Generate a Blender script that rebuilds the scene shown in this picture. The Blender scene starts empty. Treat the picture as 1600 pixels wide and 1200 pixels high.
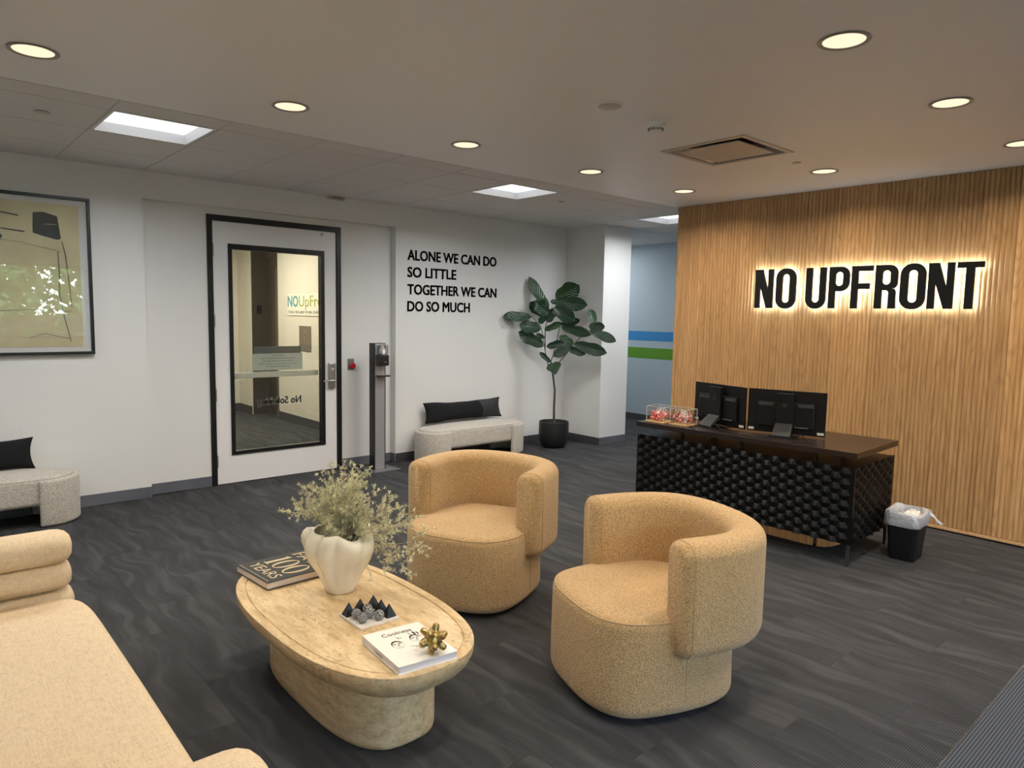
import bpy, bmesh, math, random
from mathutils import Vector, Matrix, noise as mnoise
random.seed(7)
PI = math.pi
SC = bpy.context.scene
COL = SC.collection
DG = None

# ------------------------------------------------------------------ camera, world, exposure
H = 2.715            # ceiling height
YW = 6.395           # far wall plane
YR = 6.48            # recessed door wall plane
XW = 6.025           # fluted wood wall plane
XC = 8.76            # corridor end wall
CAM = Vector((0, 0, 1.60))
F_PX = 1095.18
R_ = Vector((0.7484, -0.6630, 0.0187)); U_ = Vector((0.0509, 0.0856, 0.9950)); F_ = Vector((0.6599, 0.7450, -0.0977))
F_.normalize(); R_ = (R_ - F_ * R_.dot(F_)).normalized(); U_ = R_.cross(F_).normalized()
cd = bpy.data.cameras.new('camera'); cam = bpy.data.objects.new('camera', cd); COL.objects.link(cam)
cd.sensor_fit = 'HORIZONTAL'; cd.sensor_width = 36.0; cd.lens = F_PX / 1600 * 36.0
cd.clip_start = 0.05; cd.clip_end = 200
m = Matrix((R_, U_, -F_)).transposed().to_4x4(); m.translation = CAM
cam.matrix_world = m
SC.camera = cam
SC.cycles.transparent_max_bounces = 32

vs = SC.view_settings
vs.view_transform = 'Standard'; vs.look = 'None'; vs.gamma = 1.0; vs.use_curve_mapping = False
vs.exposure = 0.0
DOWN_W = 13.0        # W per downlight
TROF = 1.7           # troffer lens emission
TROF_W = 25.0        # W per troffer
LENS = 1.15
SKY = 24.0
HALO = 30.0
WARM = (1.0, 0.86, 0.68)

w = bpy.data.worlds.new('world'); SC.world = w; w.use_nodes = True
nt = w.node_tree; bg = nt.nodes['Background']
tc = nt.nodes.new('ShaderNodeTexCoord'); sx = nt.nodes.new('ShaderNodeSeparateXYZ'); cr = nt.nodes.new('ShaderNodeValToRGB')
nt.links.new(tc.outputs['Generated'], sx.inputs[0]); nt.links.new(sx.outputs['Z'], cr.inputs[0])
cr.color_ramp.elements[0].position = 0.0; cr.color_ramp.elements[0].color = (0.55, 0.60, 0.62, 1)
cr.color_ramp.elements[1].position = 0.6; cr.color_ramp.elements[1].color = (0.30, 0.50, 0.95, 1)
e = cr.color_ramp.elements.new(0.08); e.color = (0.88, 0.92, 1.0, 1)
nt.links.new(cr.outputs[0], bg.inputs[0]); bg.inputs[1].default_value = SKY

# ------------------------------------------------------------------ materials
def N(nt, t, **kw):
    n = nt.nodes.new(t)
    for k, v in kw.items(): setattr(n, k, v)
    return n
def mat(name, col, rough=0.5, metal=0.0, spec=0.5, bump=None, var=None, emit=None, trans=0, alpha=None, coat=0, sheen=0):
    """bump=(scale,strength,distance); var=(scale,amount)"""
    m = bpy.data.materials.new(name); m.use_nodes = True
    nt = m.node_tree; b = nt.nodes['Principled BSDF']
    c = (*col, 1)
    b.inputs['Base Color'].default_value = c; b.inputs['Roughness'].default_value = rough
    b.inputs['Metallic'].default_value = metal; b.inputs['Specular IOR Level'].default_value = spec
    b.inputs['Transmission Weight'].default_value = trans
    b.inputs['Coat Weight'].default_value = coat
    b.inputs['Sheen Weight'].default_value = sheen
    if emit:
        b.inputs['Emission Color'].default_value = (*emit[0], 1); b.inputs['Emission Strength'].default_value = emit[1]
    if bump or var:
        t = N(nt, 'ShaderNodeTexCoord')
    if var:
        n = N(nt, 'ShaderNodeTexNoise'); n.inputs['Scale'].default_value = var[0]; n.inputs['Detail'].default_value = 4
        nt.links.new(t.outputs['Object'], n.inputs['Vector'])
        r = N(nt, 'ShaderNodeValToRGB'); a = var[1]
        r.color_ramp.elements[0].position = 0.35; r.color_ramp.elements[1].position = 0.65
        r.color_ramp.elements[0].color = (*[x * (1 - a) for x in col], 1); r.color_ramp.elements[1].color = (*[min(1, x * (1 + a)) for x in col], 1)
        nt.links.new(n.outputs[0], r.inputs[0]); nt.links.new(r.outputs[0], b.inputs['Base Color'])
    if bump:
        n = N(nt, 'ShaderNodeTexNoise'); n.inputs['Scale'].default_value = bump[0]; n.inputs['Detail'].default_value = 3
        nt.links.new(t.outputs['Object'], n.inputs['Vector'])
        u = N(nt, 'ShaderNodeBump'); u.inputs['Strength'].default_value = bump[1]; u.inputs['Distance'].default_value = bump[2]
        nt.links.new(n.outputs[0], u.inputs['Height']); nt.links.new(u.outputs[0], b.inputs['Normal'])
    return m
def math_(nt, op, a, b=None, c=None):
    n = N(nt, 'ShaderNodeMath', operation=op)
    for i, v in enumerate((a, b, c)):
        if v is None: continue
        if isinstance(v, (int, float)): n.inputs[i].default_value = v
        else: nt.links.new(v, n.inputs[i])
    return n.outputs[0]
def ramp(nt, src, stops):
    r = N(nt, 'ShaderNodeValToRGB'); el = r.color_ramp.elements
    el[0].position, el[0].color = stops[0][0], (*stops[0][1], 1); el[1].position, el[1].color = stops[-1][0], (*stops[-1][1], 1)
    for p, c in stops[1:-1]:
        x = el.new(p); x.color = (*c, 1)
    nt.links.new(src, r.inputs[0]); return r.outputs[0]
def mixc(nt, fac, a, b, mode='MIX'):
    n = N(nt, 'ShaderNodeMix', data_type='RGBA', blend_type=mode)
    for i, v in ((0, fac), (6, a), (7, b)):
        if isinstance(v, (int, float)): n.inputs[i].default_value = v
        elif isinstance(v, tuple): n.inputs[i].default_value = (*v, 1)
        else: nt.links.new(v, n.inputs[i])
    return n.outputs[2]

def carpet_mat():
    m = bpy.data.materials.new('carpet'); m.use_nodes = True; nt = m.node_tree; b = nt.nodes['Principled BSDF']
    t = N(nt, 'ShaderNodeTexCoord'); oi = N(nt, 'ShaderNodeObjectInfo')
    add = N(nt, 'ShaderNodeVectorMath', operation='ADD'); comb = N(nt, 'ShaderNodeCombineXYZ')
    nt.links.new(math_(nt, 'MULTIPLY', oi.outputs['Random'], 41.0), comb.inputs[0]); nt.links.new(math_(nt, 'MULTIPLY', oi.outputs['Random'], 17.0), comb.inputs[1])
    nt.links.new(t.outputs['Object'], add.inputs[0]); nt.links.new(comb.outputs[0], add.inputs[1])
    s = N(nt, 'ShaderNodeSeparateXYZ'); nt.links.new(add.outputs[0], s.inputs[0])
    so = N(nt, 'ShaderNodeSeparateXYZ'); nt.links.new(t.outputs['Object'], so.inputs[0])
    d = N(nt, 'ShaderNodeTexNoise'); d.inputs['Scale'].default_value = 2.4; d.inputs['Detail'].default_value = 1
    nt.links.new(add.outputs[0], d.inputs['Vector'])
    xx = math_(nt, 'ADD', s.outputs[0], math_(nt, 'MULTIPLY', math_(nt, 'SUBTRACT', d.outputs[0], 0.5), 0.22))
    c2 = N(nt, 'ShaderNodeCombineXYZ'); nt.links.new(math_(nt, 'MULTIPLY', xx, 14.0), c2.inputs[0]); nt.links.new(math_(nt, 'MULTIPLY', s.outputs[1], 1.5), c2.inputs[1])
    n = N(nt, 'ShaderNodeTexNoise'); n.inputs['Scale'].default_value = 1.0; n.inputs['Detail'].default_value = 2.5
    nt.links.new(c2.outputs[0], n.inputs['Vector'])
    c = ramp(nt, n.outputs[0], [(0.34, (0.012, 0.0135, 0.017)), (0.50, (0.026, 0.028, 0.034)), (0.66, (0.056, 0.057, 0.063))])
    rib = math_(nt, 'SINE', math_(nt, 'MULTIPLY', so.outputs[1], 2 * PI / 0.0086))
    f = math_(nt, 'MULTIPLY_ADD', rib, 0.5, 0.5)
    c = mixc(nt, math_(nt, 'MULTIPLY', f, 0.6), c, (0.014, 0.015, 0.018))
    c = mixc(nt, math_(nt, 'MULTIPLY', math_(nt, 'SUBTRACT', 1.0, f), 0.09), c, (0.42, 0.40, 0.36))
    nt.links.new(c, b.inputs['Base Color'])
    b.inputs['Roughness'].default_value = 0.9; b.inputs['Specular IOR Level'].default_value = 0.25
    u = N(nt, 'ShaderNodeBump'); u.inputs['Strength'].default_value = 0.5; u.inputs['Distance'].default_value = 0.0015
    nt.links.new(f, u.inputs['Height']); nt.links.new(u.outputs[0], b.inputs['Normal'])
    return m
def matmat():
    m = bpy.data.materials.new('walkoff_weave'); m.use_nodes = True; nt = m.node_tree; b = nt.nodes['Principled BSDF']
    t = N(nt, 'ShaderNodeTexCoord'); s = N(nt, 'ShaderNodeSeparateXYZ'); nt.links.new(t.outputs['Object'], s.inputs[0])
    a = math_(nt, 'SINE', math_(nt, 'MULTIPLY', s.outputs[1], 2 * PI / 0.011)); c = math_(nt, 'SINE', math_(nt, 'MULTIPLY', s.outputs[0], 2 * PI / 0.009))
    f = math_(nt, 'MULTIPLY', math_(nt, 'MULTIPLY_ADD', a, .5, .5), math_(nt, 'MULTIPLY_ADD', c, .5, .5))
    col = ramp(nt, f, [(0.1, (0.018, 0.023, 0.033)), (0.6, (0.045, 0.055, 0.07)), (0.95, (0.24, 0.27, 0.30))])
    nt.links.new(col, b.inputs['Base Color']); b.inputs['Roughness'].default_value = 0.9
    return m
def wood_mat(name, base, dark, light, gx=30, gz=1.2, rough=0.42, axes=(1, 2), cath=True, rnd=0.30, spec=0.4):
    m = bpy.data.materials.new(name); m.use_nodes = True; nt = m.node_tree; b = nt.nodes['Principled BSDF']
    t = N(nt, 'ShaderNodeTexCoord'); oi = N(nt, 'ShaderNodeObjectInfo')
    s = N(nt, 'ShaderNodeSeparateXYZ'); nt.links.new(t.outputs['Object'], s.inputs[0])
    off = math_(nt, 'MULTIPLY', oi.outputs['Random'], 53.0)
    def vec(kx, kz, extra=0.0):
        c = N(nt, 'ShaderNodeCombineXYZ')
        nt.links.new(math_(nt, 'MULTIPLY', s.outputs[axes[0]], kx), c.inputs[0]); nt.links.new(math_(nt, 'MULTIPLY', s.outputs[axes[1]], kz), c.inputs[1])
        nt.links.new(math_(nt, 'ADD', off, extra), c.inputs[2]); return c.outputs[0]
    n1 = N(nt, 'ShaderNodeTexNoise'); n1.inputs['Scale'].default_value = 1; n1.inputs['Detail'].default_value = 5; n1.inputs['Roughness'].default_value = .65
    nt.links.new(vec(gx, gz), n1.inputs['Vector'])
    c = ramp(nt, n1.outputs[0], [(0.30, dark), (0.5, base), (0.72, light)])
    if cath:
        n2 = N(nt, 'ShaderNodeTexNoise'); n2.inputs['Scale'].default_value = 1; n2.inputs['Detail'].default_value = 1.5
        nt.links.new(vec(6.5, 0.75, 9.0), n2.inputs['Vector'])
        l = math_(nt, 'MULTIPLY_ADD', math_(nt, 'SINE', math_(nt, 'MULTIPLY', n2.outputs[0], 95.0)), .5, .5)
        l = math_(nt, 'POWER', l, 2.5)
        c = mixc(nt, math_(nt, 'MULTIPLY', l, 0.42), c, tuple(x * .8 for x in dark))
    tint = ramp(nt, oi.outputs['Random'], [(0.0, (1 - rnd, 1 - rnd * 1.05, 1 - rnd * 1.15)), (1.0, (1.05, 1.05, 1.02))])
    c = mixc(nt, 1.0, c, tint, 'MULTIPLY')
    nt.links.new(c, b.inputs['Base Color']); b.inputs['Roughness'].default_value = rough; b.inputs['Specular IOR Level'].default_value = spec
    return m
def boucle(name, col, sc=210.0, st=0.9, dist=0.006, dark=0.55):
    m = bpy.data.materials.new(name); m.use_nodes = True; nt = m.node_tree; b = nt.nodes['Principled BSDF']
    t = N(nt, 'ShaderNodeTexCoord')
    v = N(nt, 'ShaderNodeTexVoronoi'); v.inputs['Scale'].default_value = sc; v.feature = 'F1'
    n = N(nt, 'ShaderNodeTexNoise'); n.inputs['Scale'].default_value = sc * .8; n.inputs['Detail'].default_value = 2
    nt.links.new(t.outputs['Object'], v.inputs['Vector']); nt.links.new(t.outputs['Object'], n.inputs['Vector'])
    h = math_(nt, 'SUBTRACT', n.outputs[0], math_(nt, 'MULTIPLY', v.outputs['Distance'], 0.6))
    c = ramp(nt, h, [(0.0, tuple(x * dark for x in col)), (0.32, col), (0.6, tuple(min(1, x * 1.18) for x in col))])  # crevices between loops darkened in the colour, as occlusion shade
    nt.links.new(c, b.inputs['Base Color']); b.inputs['Roughness'].default_value = 0.95; b.inputs['Specular IOR Level'].default_value = 0.15
    b.inputs['Sheen Weight'].default_value = 0.25
    u = N(nt, 'ShaderNodeBump'); u.inputs['Strength'].default_value = st; u.inputs['Distance'].default_value = dist
    nt.links.new(h, u.inputs['Height']); nt.links.new(u.outputs[0], b.inputs['Normal'])
    return m
def weave(name, col):
    m = bpy.data.materials.new(name); m.use_nodes = True; nt = m.node_tree; b = nt.nodes['Principled BSDF']
    t = N(nt, 'ShaderNodeTexCoord')
    def nn(sc):
        mp = N(nt, 'ShaderNodeMapping'); mp.inputs['Scale'].default_value = sc; nt.links.new(t.outputs['Object'], mp.inputs[0])
        n = N(nt, 'ShaderNodeTexNoise'); n.inputs['Scale'].default_value = 1; n.inputs['Detail'].default_value = 2; nt.links.new(mp.outputs[0], n.inputs['Vector']); return n.outputs[0]
    a = nn((260, 35, 35)); c_ = nn((35, 260, 260))
    h = math_(nt, 'ADD', a, c_)
    c = ramp(nt, h, [(0.62, tuple(x * .82 for x in col)), (1.0, col), (1.3, tuple(min(1, x * 1.08) for x in col))])
    # ramp input is clamped to 1, so bring the sum to 0..1
    nt.nodes.remove(c.node); c = ramp(nt, math_(nt, 'MULTIPLY', h, 0.5), [(0.33, tuple(x * .80 for x in col)), (0.5, col), (0.68, tuple(min(1, x * 1.08) for x in col))])
    nt.links.new(c, b.inputs['Base Color']); b.inputs['Roughness'].default_value = 0.9; b.inputs['Specular IOR Level'].default_value = 0.2
    u = N(nt, 'ShaderNodeBump'); u.inputs['Strength'].default_value = .35; u.inputs['Distance'].default_value = .0015
    nt.links.new(h, u.inputs['Height']); nt.links.new(u.outputs[0], b.inputs['Normal'])
    return m
def travertine():
    m = bpy.data.materials.new('travertine'); m.use_nodes = True; nt = m.node_tree; b = nt.nodes['Principled BSDF']
    t = N(nt, 'ShaderNodeTexCoord'); mp = N(nt, 'ShaderNodeMapping'); mp.inputs['Scale'].default_value = (30, 7.0, 40); nt.links.new(t.outputs['Object'], mp.inputs[0])
    n = N(nt, 'ShaderNodeTexNoise'); n.inputs['Scale'].default_value = 1; n.inputs['Detail'].default_value = 8; n.inputs['Roughness'].default_value = .75; nt.links.new(mp.outputs[0], n.inputs['Vector'])
    c = ramp(nt, n.outputs[0], [(0.30, (0.42, 0.28, 0.14)), (0.46, (0.62, 0.445, 0.235)), (0.56, (0.72, 0.54, 0.31)), (0.72, (0.80, 0.65, 0.43))])
    mp2 = N(nt, 'ShaderNodeMapping'); mp2.inputs['Scale'].default_value = (75, 38, 90); nt.links.new(t.outputs['Object'], mp2.inputs[0])
    p = N(nt, 'ShaderNodeTexNoise'); p.inputs['Scale'].default_value = 1; p.inputs['Detail'].default_value = 3; nt.links.new(mp2.outputs[0], p.inputs['Vector'])
    q = N(nt, 'ShaderNodeTexNoise'); q.inputs['Scale'].default_value = 4.5; nt.links.new(t.outputs['Object'], q.inputs['Vector'])
    pit = math_(nt, 'GREATER_THAN', math_(nt, 'ADD', p.outputs[0], math_(nt, 'MULTIPLY', math_(nt, 'SUBTRACT', q.outputs[0], 0.5), 0.8)), 0.66)
    c = mixc(nt, math_(nt, 'MULTIPLY', pit, 0.55), c, (0.30, 0.22, 0.13))
    nt.links.new(c, b.inputs['Base Color']); b.inputs['Roughness'].default_value = 0.42
    u = N(nt, 'ShaderNodeBump'); u.inputs['Strength'].default_value = .4; u.inputs['Distance'].default_value = .001
    nt.links.new(math_(nt, 'SUBTRACT', 1.0, pit), u.inputs['Height']); nt.links.new(u.outputs[0], b.inputs['Normal'])
    return m
def glass(name, tint=(1, 1, 1), rough=0.0, ior=1.5, k=1.0):
    m = bpy.data.materials.new(name); m.use_nodes = True; nt = m.node_tree; nt.nodes.clear()
    o = N(nt, 'ShaderNodeOutputMaterial'); tr = N(nt, 'ShaderNodeBsdfTransparent'); gl = N(nt, 'ShaderNodeBsdfGlossy'); mx = N(nt, 'ShaderNodeMixShader'); fr = N(nt, 'ShaderNodeLayerWeight')
    tr.inputs[0].default_value = (*tint, 1); gl.inputs['Roughness'].default_value = rough
    r0 = ((ior - 1) / (ior + 1)) ** 2 * 2
    f = math_(nt, 'MINIMUM', math_(nt, 'MULTIPLY', math_(nt, 'MULTIPLY_ADD', math_(nt, 'POWER', fr.outputs['Facing'], 4.0), 1 - r0, r0), k), 1.0)
    nt.links.new(f, mx.inputs[0]); nt.links.new(tr.outputs[0], mx.inputs[1]); nt.links.new(gl.outputs[0], mx.inputs[2]); nt.links.new(mx.outputs[0], o.inputs[0])
    return m
def marble():
    m = bpy.data.materials.new('grey_marble'); m.use_nodes = True; nt = m.node_tree; b = nt.nodes['Principled BSDF']
    t = N(nt, 'ShaderNodeTexCoord'); oi = N(nt, 'ShaderNodeObjectInfo')
    wv = N(nt, 'ShaderNodeTexWave'); wv.inputs['Scale'].default_value = 55; wv.inputs['Distortion'].default_value = 9; wv.inputs['Detail'].default_value = 3
    ad = N(nt, 'ShaderNodeVectorMath', operation='ADD'); nt.links.new(t.outputs['Object'], ad.inputs[0]); nt.links.new(oi.outputs['Random'], ad.inputs[1]); nt.links.new(ad.outputs[0], wv.inputs[0])
    c = ramp(nt, wv.outputs[0], [(0.1, (0.09, 0.095, 0.105)), (0.6, (0.17, 0.175, 0.185)), (0.97, (0.40, 0.40, 0.40))])
    nt.links.new(c, b.inputs['Base Color']); b.inputs['Roughness'].default_value = .2
    return m
def leafm():
    m = bpy.data.materials.new('fig_leaf'); m.use_nodes = True; nt = m.node_tree; b = nt.nodes['Principled BSDF']
    t = N(nt, 'ShaderNodeTexCoord'); s = N(nt, 'ShaderNodeSeparateXYZ'); nt.links.new(t.outputs['UV'], s.inputs[0])
    ax = math_(nt, 'ABSOLUTE', math_(nt, 'SUBTRACT', s.outputs[0], .5))
    vein = math_(nt, 'SINE', math_(nt, 'MULTIPLY', math_(nt, 'SUBTRACT', s.outputs[1], math_(nt, 'MULTIPLY', ax, .55)), 58.0))
    vn = math_(nt, 'GREATER_THAN', vein, .93); mid = math_(nt, 'LESS_THAN', ax, .022)
    k = math_(nt, 'MAXIMUM', vn, mid)
    oi = N(nt, 'ShaderNodeObjectInfo')
    base = ramp(nt, oi.outputs['Random'], [(0, (0.008, 0.032, 0.017)), (.6, (0.012, 0.045, 0.020)), (1, (0.022, 0.068, 0.020))])
    c = mixc(nt, math_(nt, 'MULTIPLY', k, .45), base, (0.10, 0.18, 0.09))
    nt.links.new(c, b.inputs['Base Color']); b.inputs['Roughness'].default_value = .34; b.inputs['Specular IOR Level'].default_value = .5
    u = N(nt, 'ShaderNodeBump'); u.inputs['Strength'].default_value = .45; u.inputs['Distance'].default_value = .004
    nt.links.new(math_(nt, 'MULTIPLY', vein, -1.0), u.inputs['Height']); nt.links.new(u.outputs[0], b.inputs['Normal'])
    return m
def emis(name, col, st):
    m = bpy.data.materials.new(name); m.use_nodes = True; nt = m.node_tree; nt.nodes.clear()
    o = N(nt, 'ShaderNodeOutputMaterial'); e = N(nt, 'ShaderNodeEmission'); e.inputs[0].default_value = (*col, 1); e.inputs[1].default_value = st
    nt.links.new(e.outputs[0], o.inputs[0]); return m

M = dict(
 wall=mat('wall_paint', (0.77, 0.765, 0.755), .55, spec=.3, bump=(220, .08, .0006)),
 wall_blue=mat('corridor_paint', (0.40, 0.47, 0.52), .55, spec=.3),
 gyp=mat('ceiling_paint', (0.87, 0.86, 0.85), .45, spec=.35),
 tile=mat('ceiling_tile_face', (0.74, 0.72, 0.70), .8, spec=.2, bump=(300, .2, .0006)),
 grid=mat('grid_metal', (0.50, 0.48, 0.44), .45),
 plenum=mat('plenum', (0.25, 0.25, 0.25), .9),
 base=mat('rubber_base', (0.14, 0.145, 0.175), .28, spec=.55, var=(3, .15)),  # colour lifted towards blue to carry the baseboards' sheen
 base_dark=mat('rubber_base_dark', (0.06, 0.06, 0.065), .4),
 carpet=carpet_mat(), weave=matmat(),
 oak=wood_mat('oak_veneer', (0.50, 0.288, 0.125), (0.39, 0.205, 0.080), (0.58, 0.355, 0.17), gx=55, gz=1.0),
 oakstrip=mat('oak_strip', (0.55, 0.33, 0.15), .4, var=(40, .12)),
 core=mat('wall_core', (0.12, 0.08, 0.05), .8),
 black=mat('black_metal', (0.008, 0.009, 0.011), .35, spec=.5),
 door=mat('door_paint', (0.84, 0.83, 0.84), .4),
 alu=mat('brushed_aluminium', (0.42, 0.42, 0.45), .40, metal=.45),
 steel=mat('satin_steel', (0.42, 0.41, 0.40), .38, metal=.85),
 white=mat('white_plastic', (0.80, 0.79, 0.76), .4),
 refl=mat('white_reflector', (0.80, 0.80, 0.82), .5),
 ring=mat('trim_ring', (0.34, 0.30, 0.26), .4),
 lens=emis('downlight_lens', (1.0, 0.86, 0.60), LENS),
 trof=emis('troffer_lens', (0.95, 0.98, 1.0), TROF),
 halo=emis('halo_light', (0.76, 0.90, 1.0), HALO),
 sign=mat('sign_black', (0.004, 0.005, 0.006), .45, spec=.25),
 letter=mat('letter_black', (0.010, 0.010, 0.010), .5),
 tan=boucle('tan_boucle', (0.63, 0.41, 0.19), dark=.62),
 grey=boucle('grey_boucle', (0.68, 0.63, 0.56), 210, .7, .004, .5),
 greypipe=mat('grey_piping', (0.50, 0.46, 0.40), .9),
 tanpipe=mat('tan_seam', (0.44, 0.30, 0.155), .95),
 linen=weave('cream_linen', (0.71, 0.57, 0.395)),
 pillow=mat('black_fabric', (0.009, 0.009, 0.011), .85, spec=.25, bump=(400, .3, .001)),
 pillow2=mat('black_sheen_fabric', (0.022, 0.023, 0.026), .6, spec=.4),
 trav=travertine(),
 vase=mat('cream_glaze', (0.86, 0.80, 0.66), .22, spec=.5, var=(9, .06), coat=.3),
 twig=mat('dry_twig', (0.36, 0.29, 0.22), .9),
 sprig=mat('pale_sprig', (0.76, 0.74, 0.52), .9, var=(30, .2)),
 soil=mat('dark_fill', (0.02, 0.016, 0.012), .95),
 stone=mat('white_stone', (0.78, 0.74, 0.68), .4, var=(40, .05)),
 obs=mat('black_stone', (0.010, 0.010, 0.012), .3), marble=marble(),
 brass=mat('aged_brass', (0.45, 0.33, 0.13), .3, metal=.9, bump=(90, .4, .002)),
 bookw=mat('white_cover', (0.86, 0.82, 0.76), .35), pages=mat('pages', (0.72, 0.62, 0.54), .8, bump=(8, .1, .001)), pagew=mat('white_pages', (0.74, 0.72, 0.74), .8),
 bookb=mat('black_cover', (0.018, 0.018, 0.018), .45), gold=mat('gold_foil', (0.72, 0.58, 0.36), .35, metal=.4), ink=mat('black_ink', (0.012, 0.012, 0.012), .6), inkg=mat('grey_ink', (0.10, 0.10, 0.10), .6),
 desk=mat('desk_black', (0.004, 0.004, 0.004), .36, spec=.22), desktop=mat('desk_top', (0.016, 0.009, 0.008), .28, spec=.55, var=(12, .2)),
 mon=mat('monitor_plastic', (0.004, 0.004, 0.005), .42, spec=.3), mong=mat('monitor_gloss', (0.02, 0.02, 0.022), .2), sticker=mat('sticker', (0.6, 0.58, 0.5), .6), cable=mat('cable_black', (0.008, 0.008, 0.008), .4),
 acryl=glass('clear_acrylic', (0.97, 0.98, 0.98), .02, 1.45, 1.2), pane=glass('door_glass', (0.90, 0.91, 0.87), 0.0, 1.5, 1.0), pane2=glass('clear_glass', (0.95, 0.97, 0.97)), picglass=glass('picture_glass', (0.98, 0.98, 0.97), 0.0, 1.52, .75),
 frost=mat('frosted_film', (0.80, 0.85, 0.84), .6), decal=mat('grey_decal', (0.42, 0.41, 0.38), .6),
 candyp=mat('pink_wrapper', (0.80, 0.22, 0.20), .25), candyr=mat('rose_wrapper', (0.62, 0.10, 0.10), .25), candyw=mat('pale_wrapper', (0.85, 0.48, 0.46), .25), stick=mat('white_stick', (0.85, 0.80, 0.74), .5), lwood=mat('light_wood', (0.62, 0.38, 0.16), .5),
 binb=mat('bin_plastic', (0.010, 0.010, 0.011), .4), chairmat=glass('chair_mat', (0.62, 0.60, 0.58), .08, 1.5, 1.6),
 red=mat('red_button', (0.55, 0.02, 0.03), .25), plate=mat('steel_plate', (0.33, 0.35, 0.33), .35, metal=.6),
 pot=mat('black_pot', (0.012, 0.013, 0.014), .45), leaf=leafm(), bark=mat('bark', (0.075, 0.055, 0.040), .8), stem=mat('green_stem', (0.09, 0.05, 0.03), .7),
 art=mat('gold_art', (0.66, 0.59, 0.37), .6, var=(4, .07)), mount=mat('white_mount', (0.76, 0.76, 0.78), .7), artink=mat('art_ink', (0.018, 0.018, 0.020), .7), artline=mat('art_line', (0.16, 0.15, 0.10), .7), artpale=mat('art_pale', (0.74, 0.66, 0.46), .7),
 blue=mat('blue_stripe', (0.035, 0.22, 0.50), .5), green=mat('green_stripe', (0.10, 0.27, 0.015), .5),
 lobby=mat('lobby_paint', (0.66, 0.62, 0.53), .6), bronze=mat('elevator_bronze', (0.11, 0.095, 0.075), .35, metal=.5), bronzel=mat('elevator_door', (0.20, 0.18, 0.15), .35, metal=.5),
 signw=mat('sign_white', (0.74, 0.72, 0.62), .5), teal=mat('sign_teal', (0.07, 0.30, 0.36), .5), lime=mat('sign_lime', (0.34, 0.38, 0.05), .5), sgrey=mat('sign_grey', (0.18, 0.18, 0.18), .5),
 foliage=mat('tree_leaves', (0.12, 0.22, 0.05), .8, var=(3, .5)), trunk=mat('tree_bark', (0.12, 0.09, 0.06), .9), grass=mat('grass', (0.12, 0.17, 0.06), .9), winf=mat('window_frame', (0.35, 0.35, 0.36), .4),
 dispb=mat('dispenser_black', (0.012, 0.012, 0.013), .35), gel=glass('gel_bottle', (0.80, 0.82, 0.84), .05, 1.5, 3.0), gplate=mat('grey_base_plate', (0.16, 0.17, 0.18), .2, spec=.6), vdark=mat('vent_dark', (0.02, 0.02, 0.02), .6), vent=mat('vent_white', (0.52, 0.47, 0.42), .4),
)
gm = M['frost'].node_tree.nodes['Principled BSDF']; gm.inputs['Alpha'].default_value = 0.82
def liner_mat():
    m = bpy.data.materials.new('bin_liner'); m.use_nodes = True; nt = m.node_tree; nt.nodes.clear()
    o = N(nt, 'ShaderNodeOutputMaterial'); tr = N(nt, 'ShaderNodeBsdfTransparent'); b = N(nt, 'ShaderNodeBsdfPrincipled'); mx = N(nt, 'ShaderNodeMixShader')
    b.inputs['Base Color'].default_value = (.80, .80, .82, 1); b.inputs['Roughness'].default_value = .3; mx.inputs[0].default_value = .62
    t = N(nt, 'ShaderNodeTexCoord'); n = N(nt, 'ShaderNodeTexNoise'); n.inputs['Scale'].default_value = 45; n.inputs['Detail'].default_value = 4; u = N(nt, 'ShaderNodeBump'); u.inputs['Distance'].default_value = .012
    nt.links.new(t.outputs['Object'], n.inputs[0]); nt.links.new(n.outputs[0], u.inputs['Height']); nt.links.new(u.outputs[0], b.inputs['Normal'])
    nt.links.new(tr.outputs[0], mx.inputs[1]); nt.links.new(b.outputs[0], mx.inputs[2]); nt.links.new(mx.outputs[0], o.inputs[0]); return m
M['liner'] = liner_mat()

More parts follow.
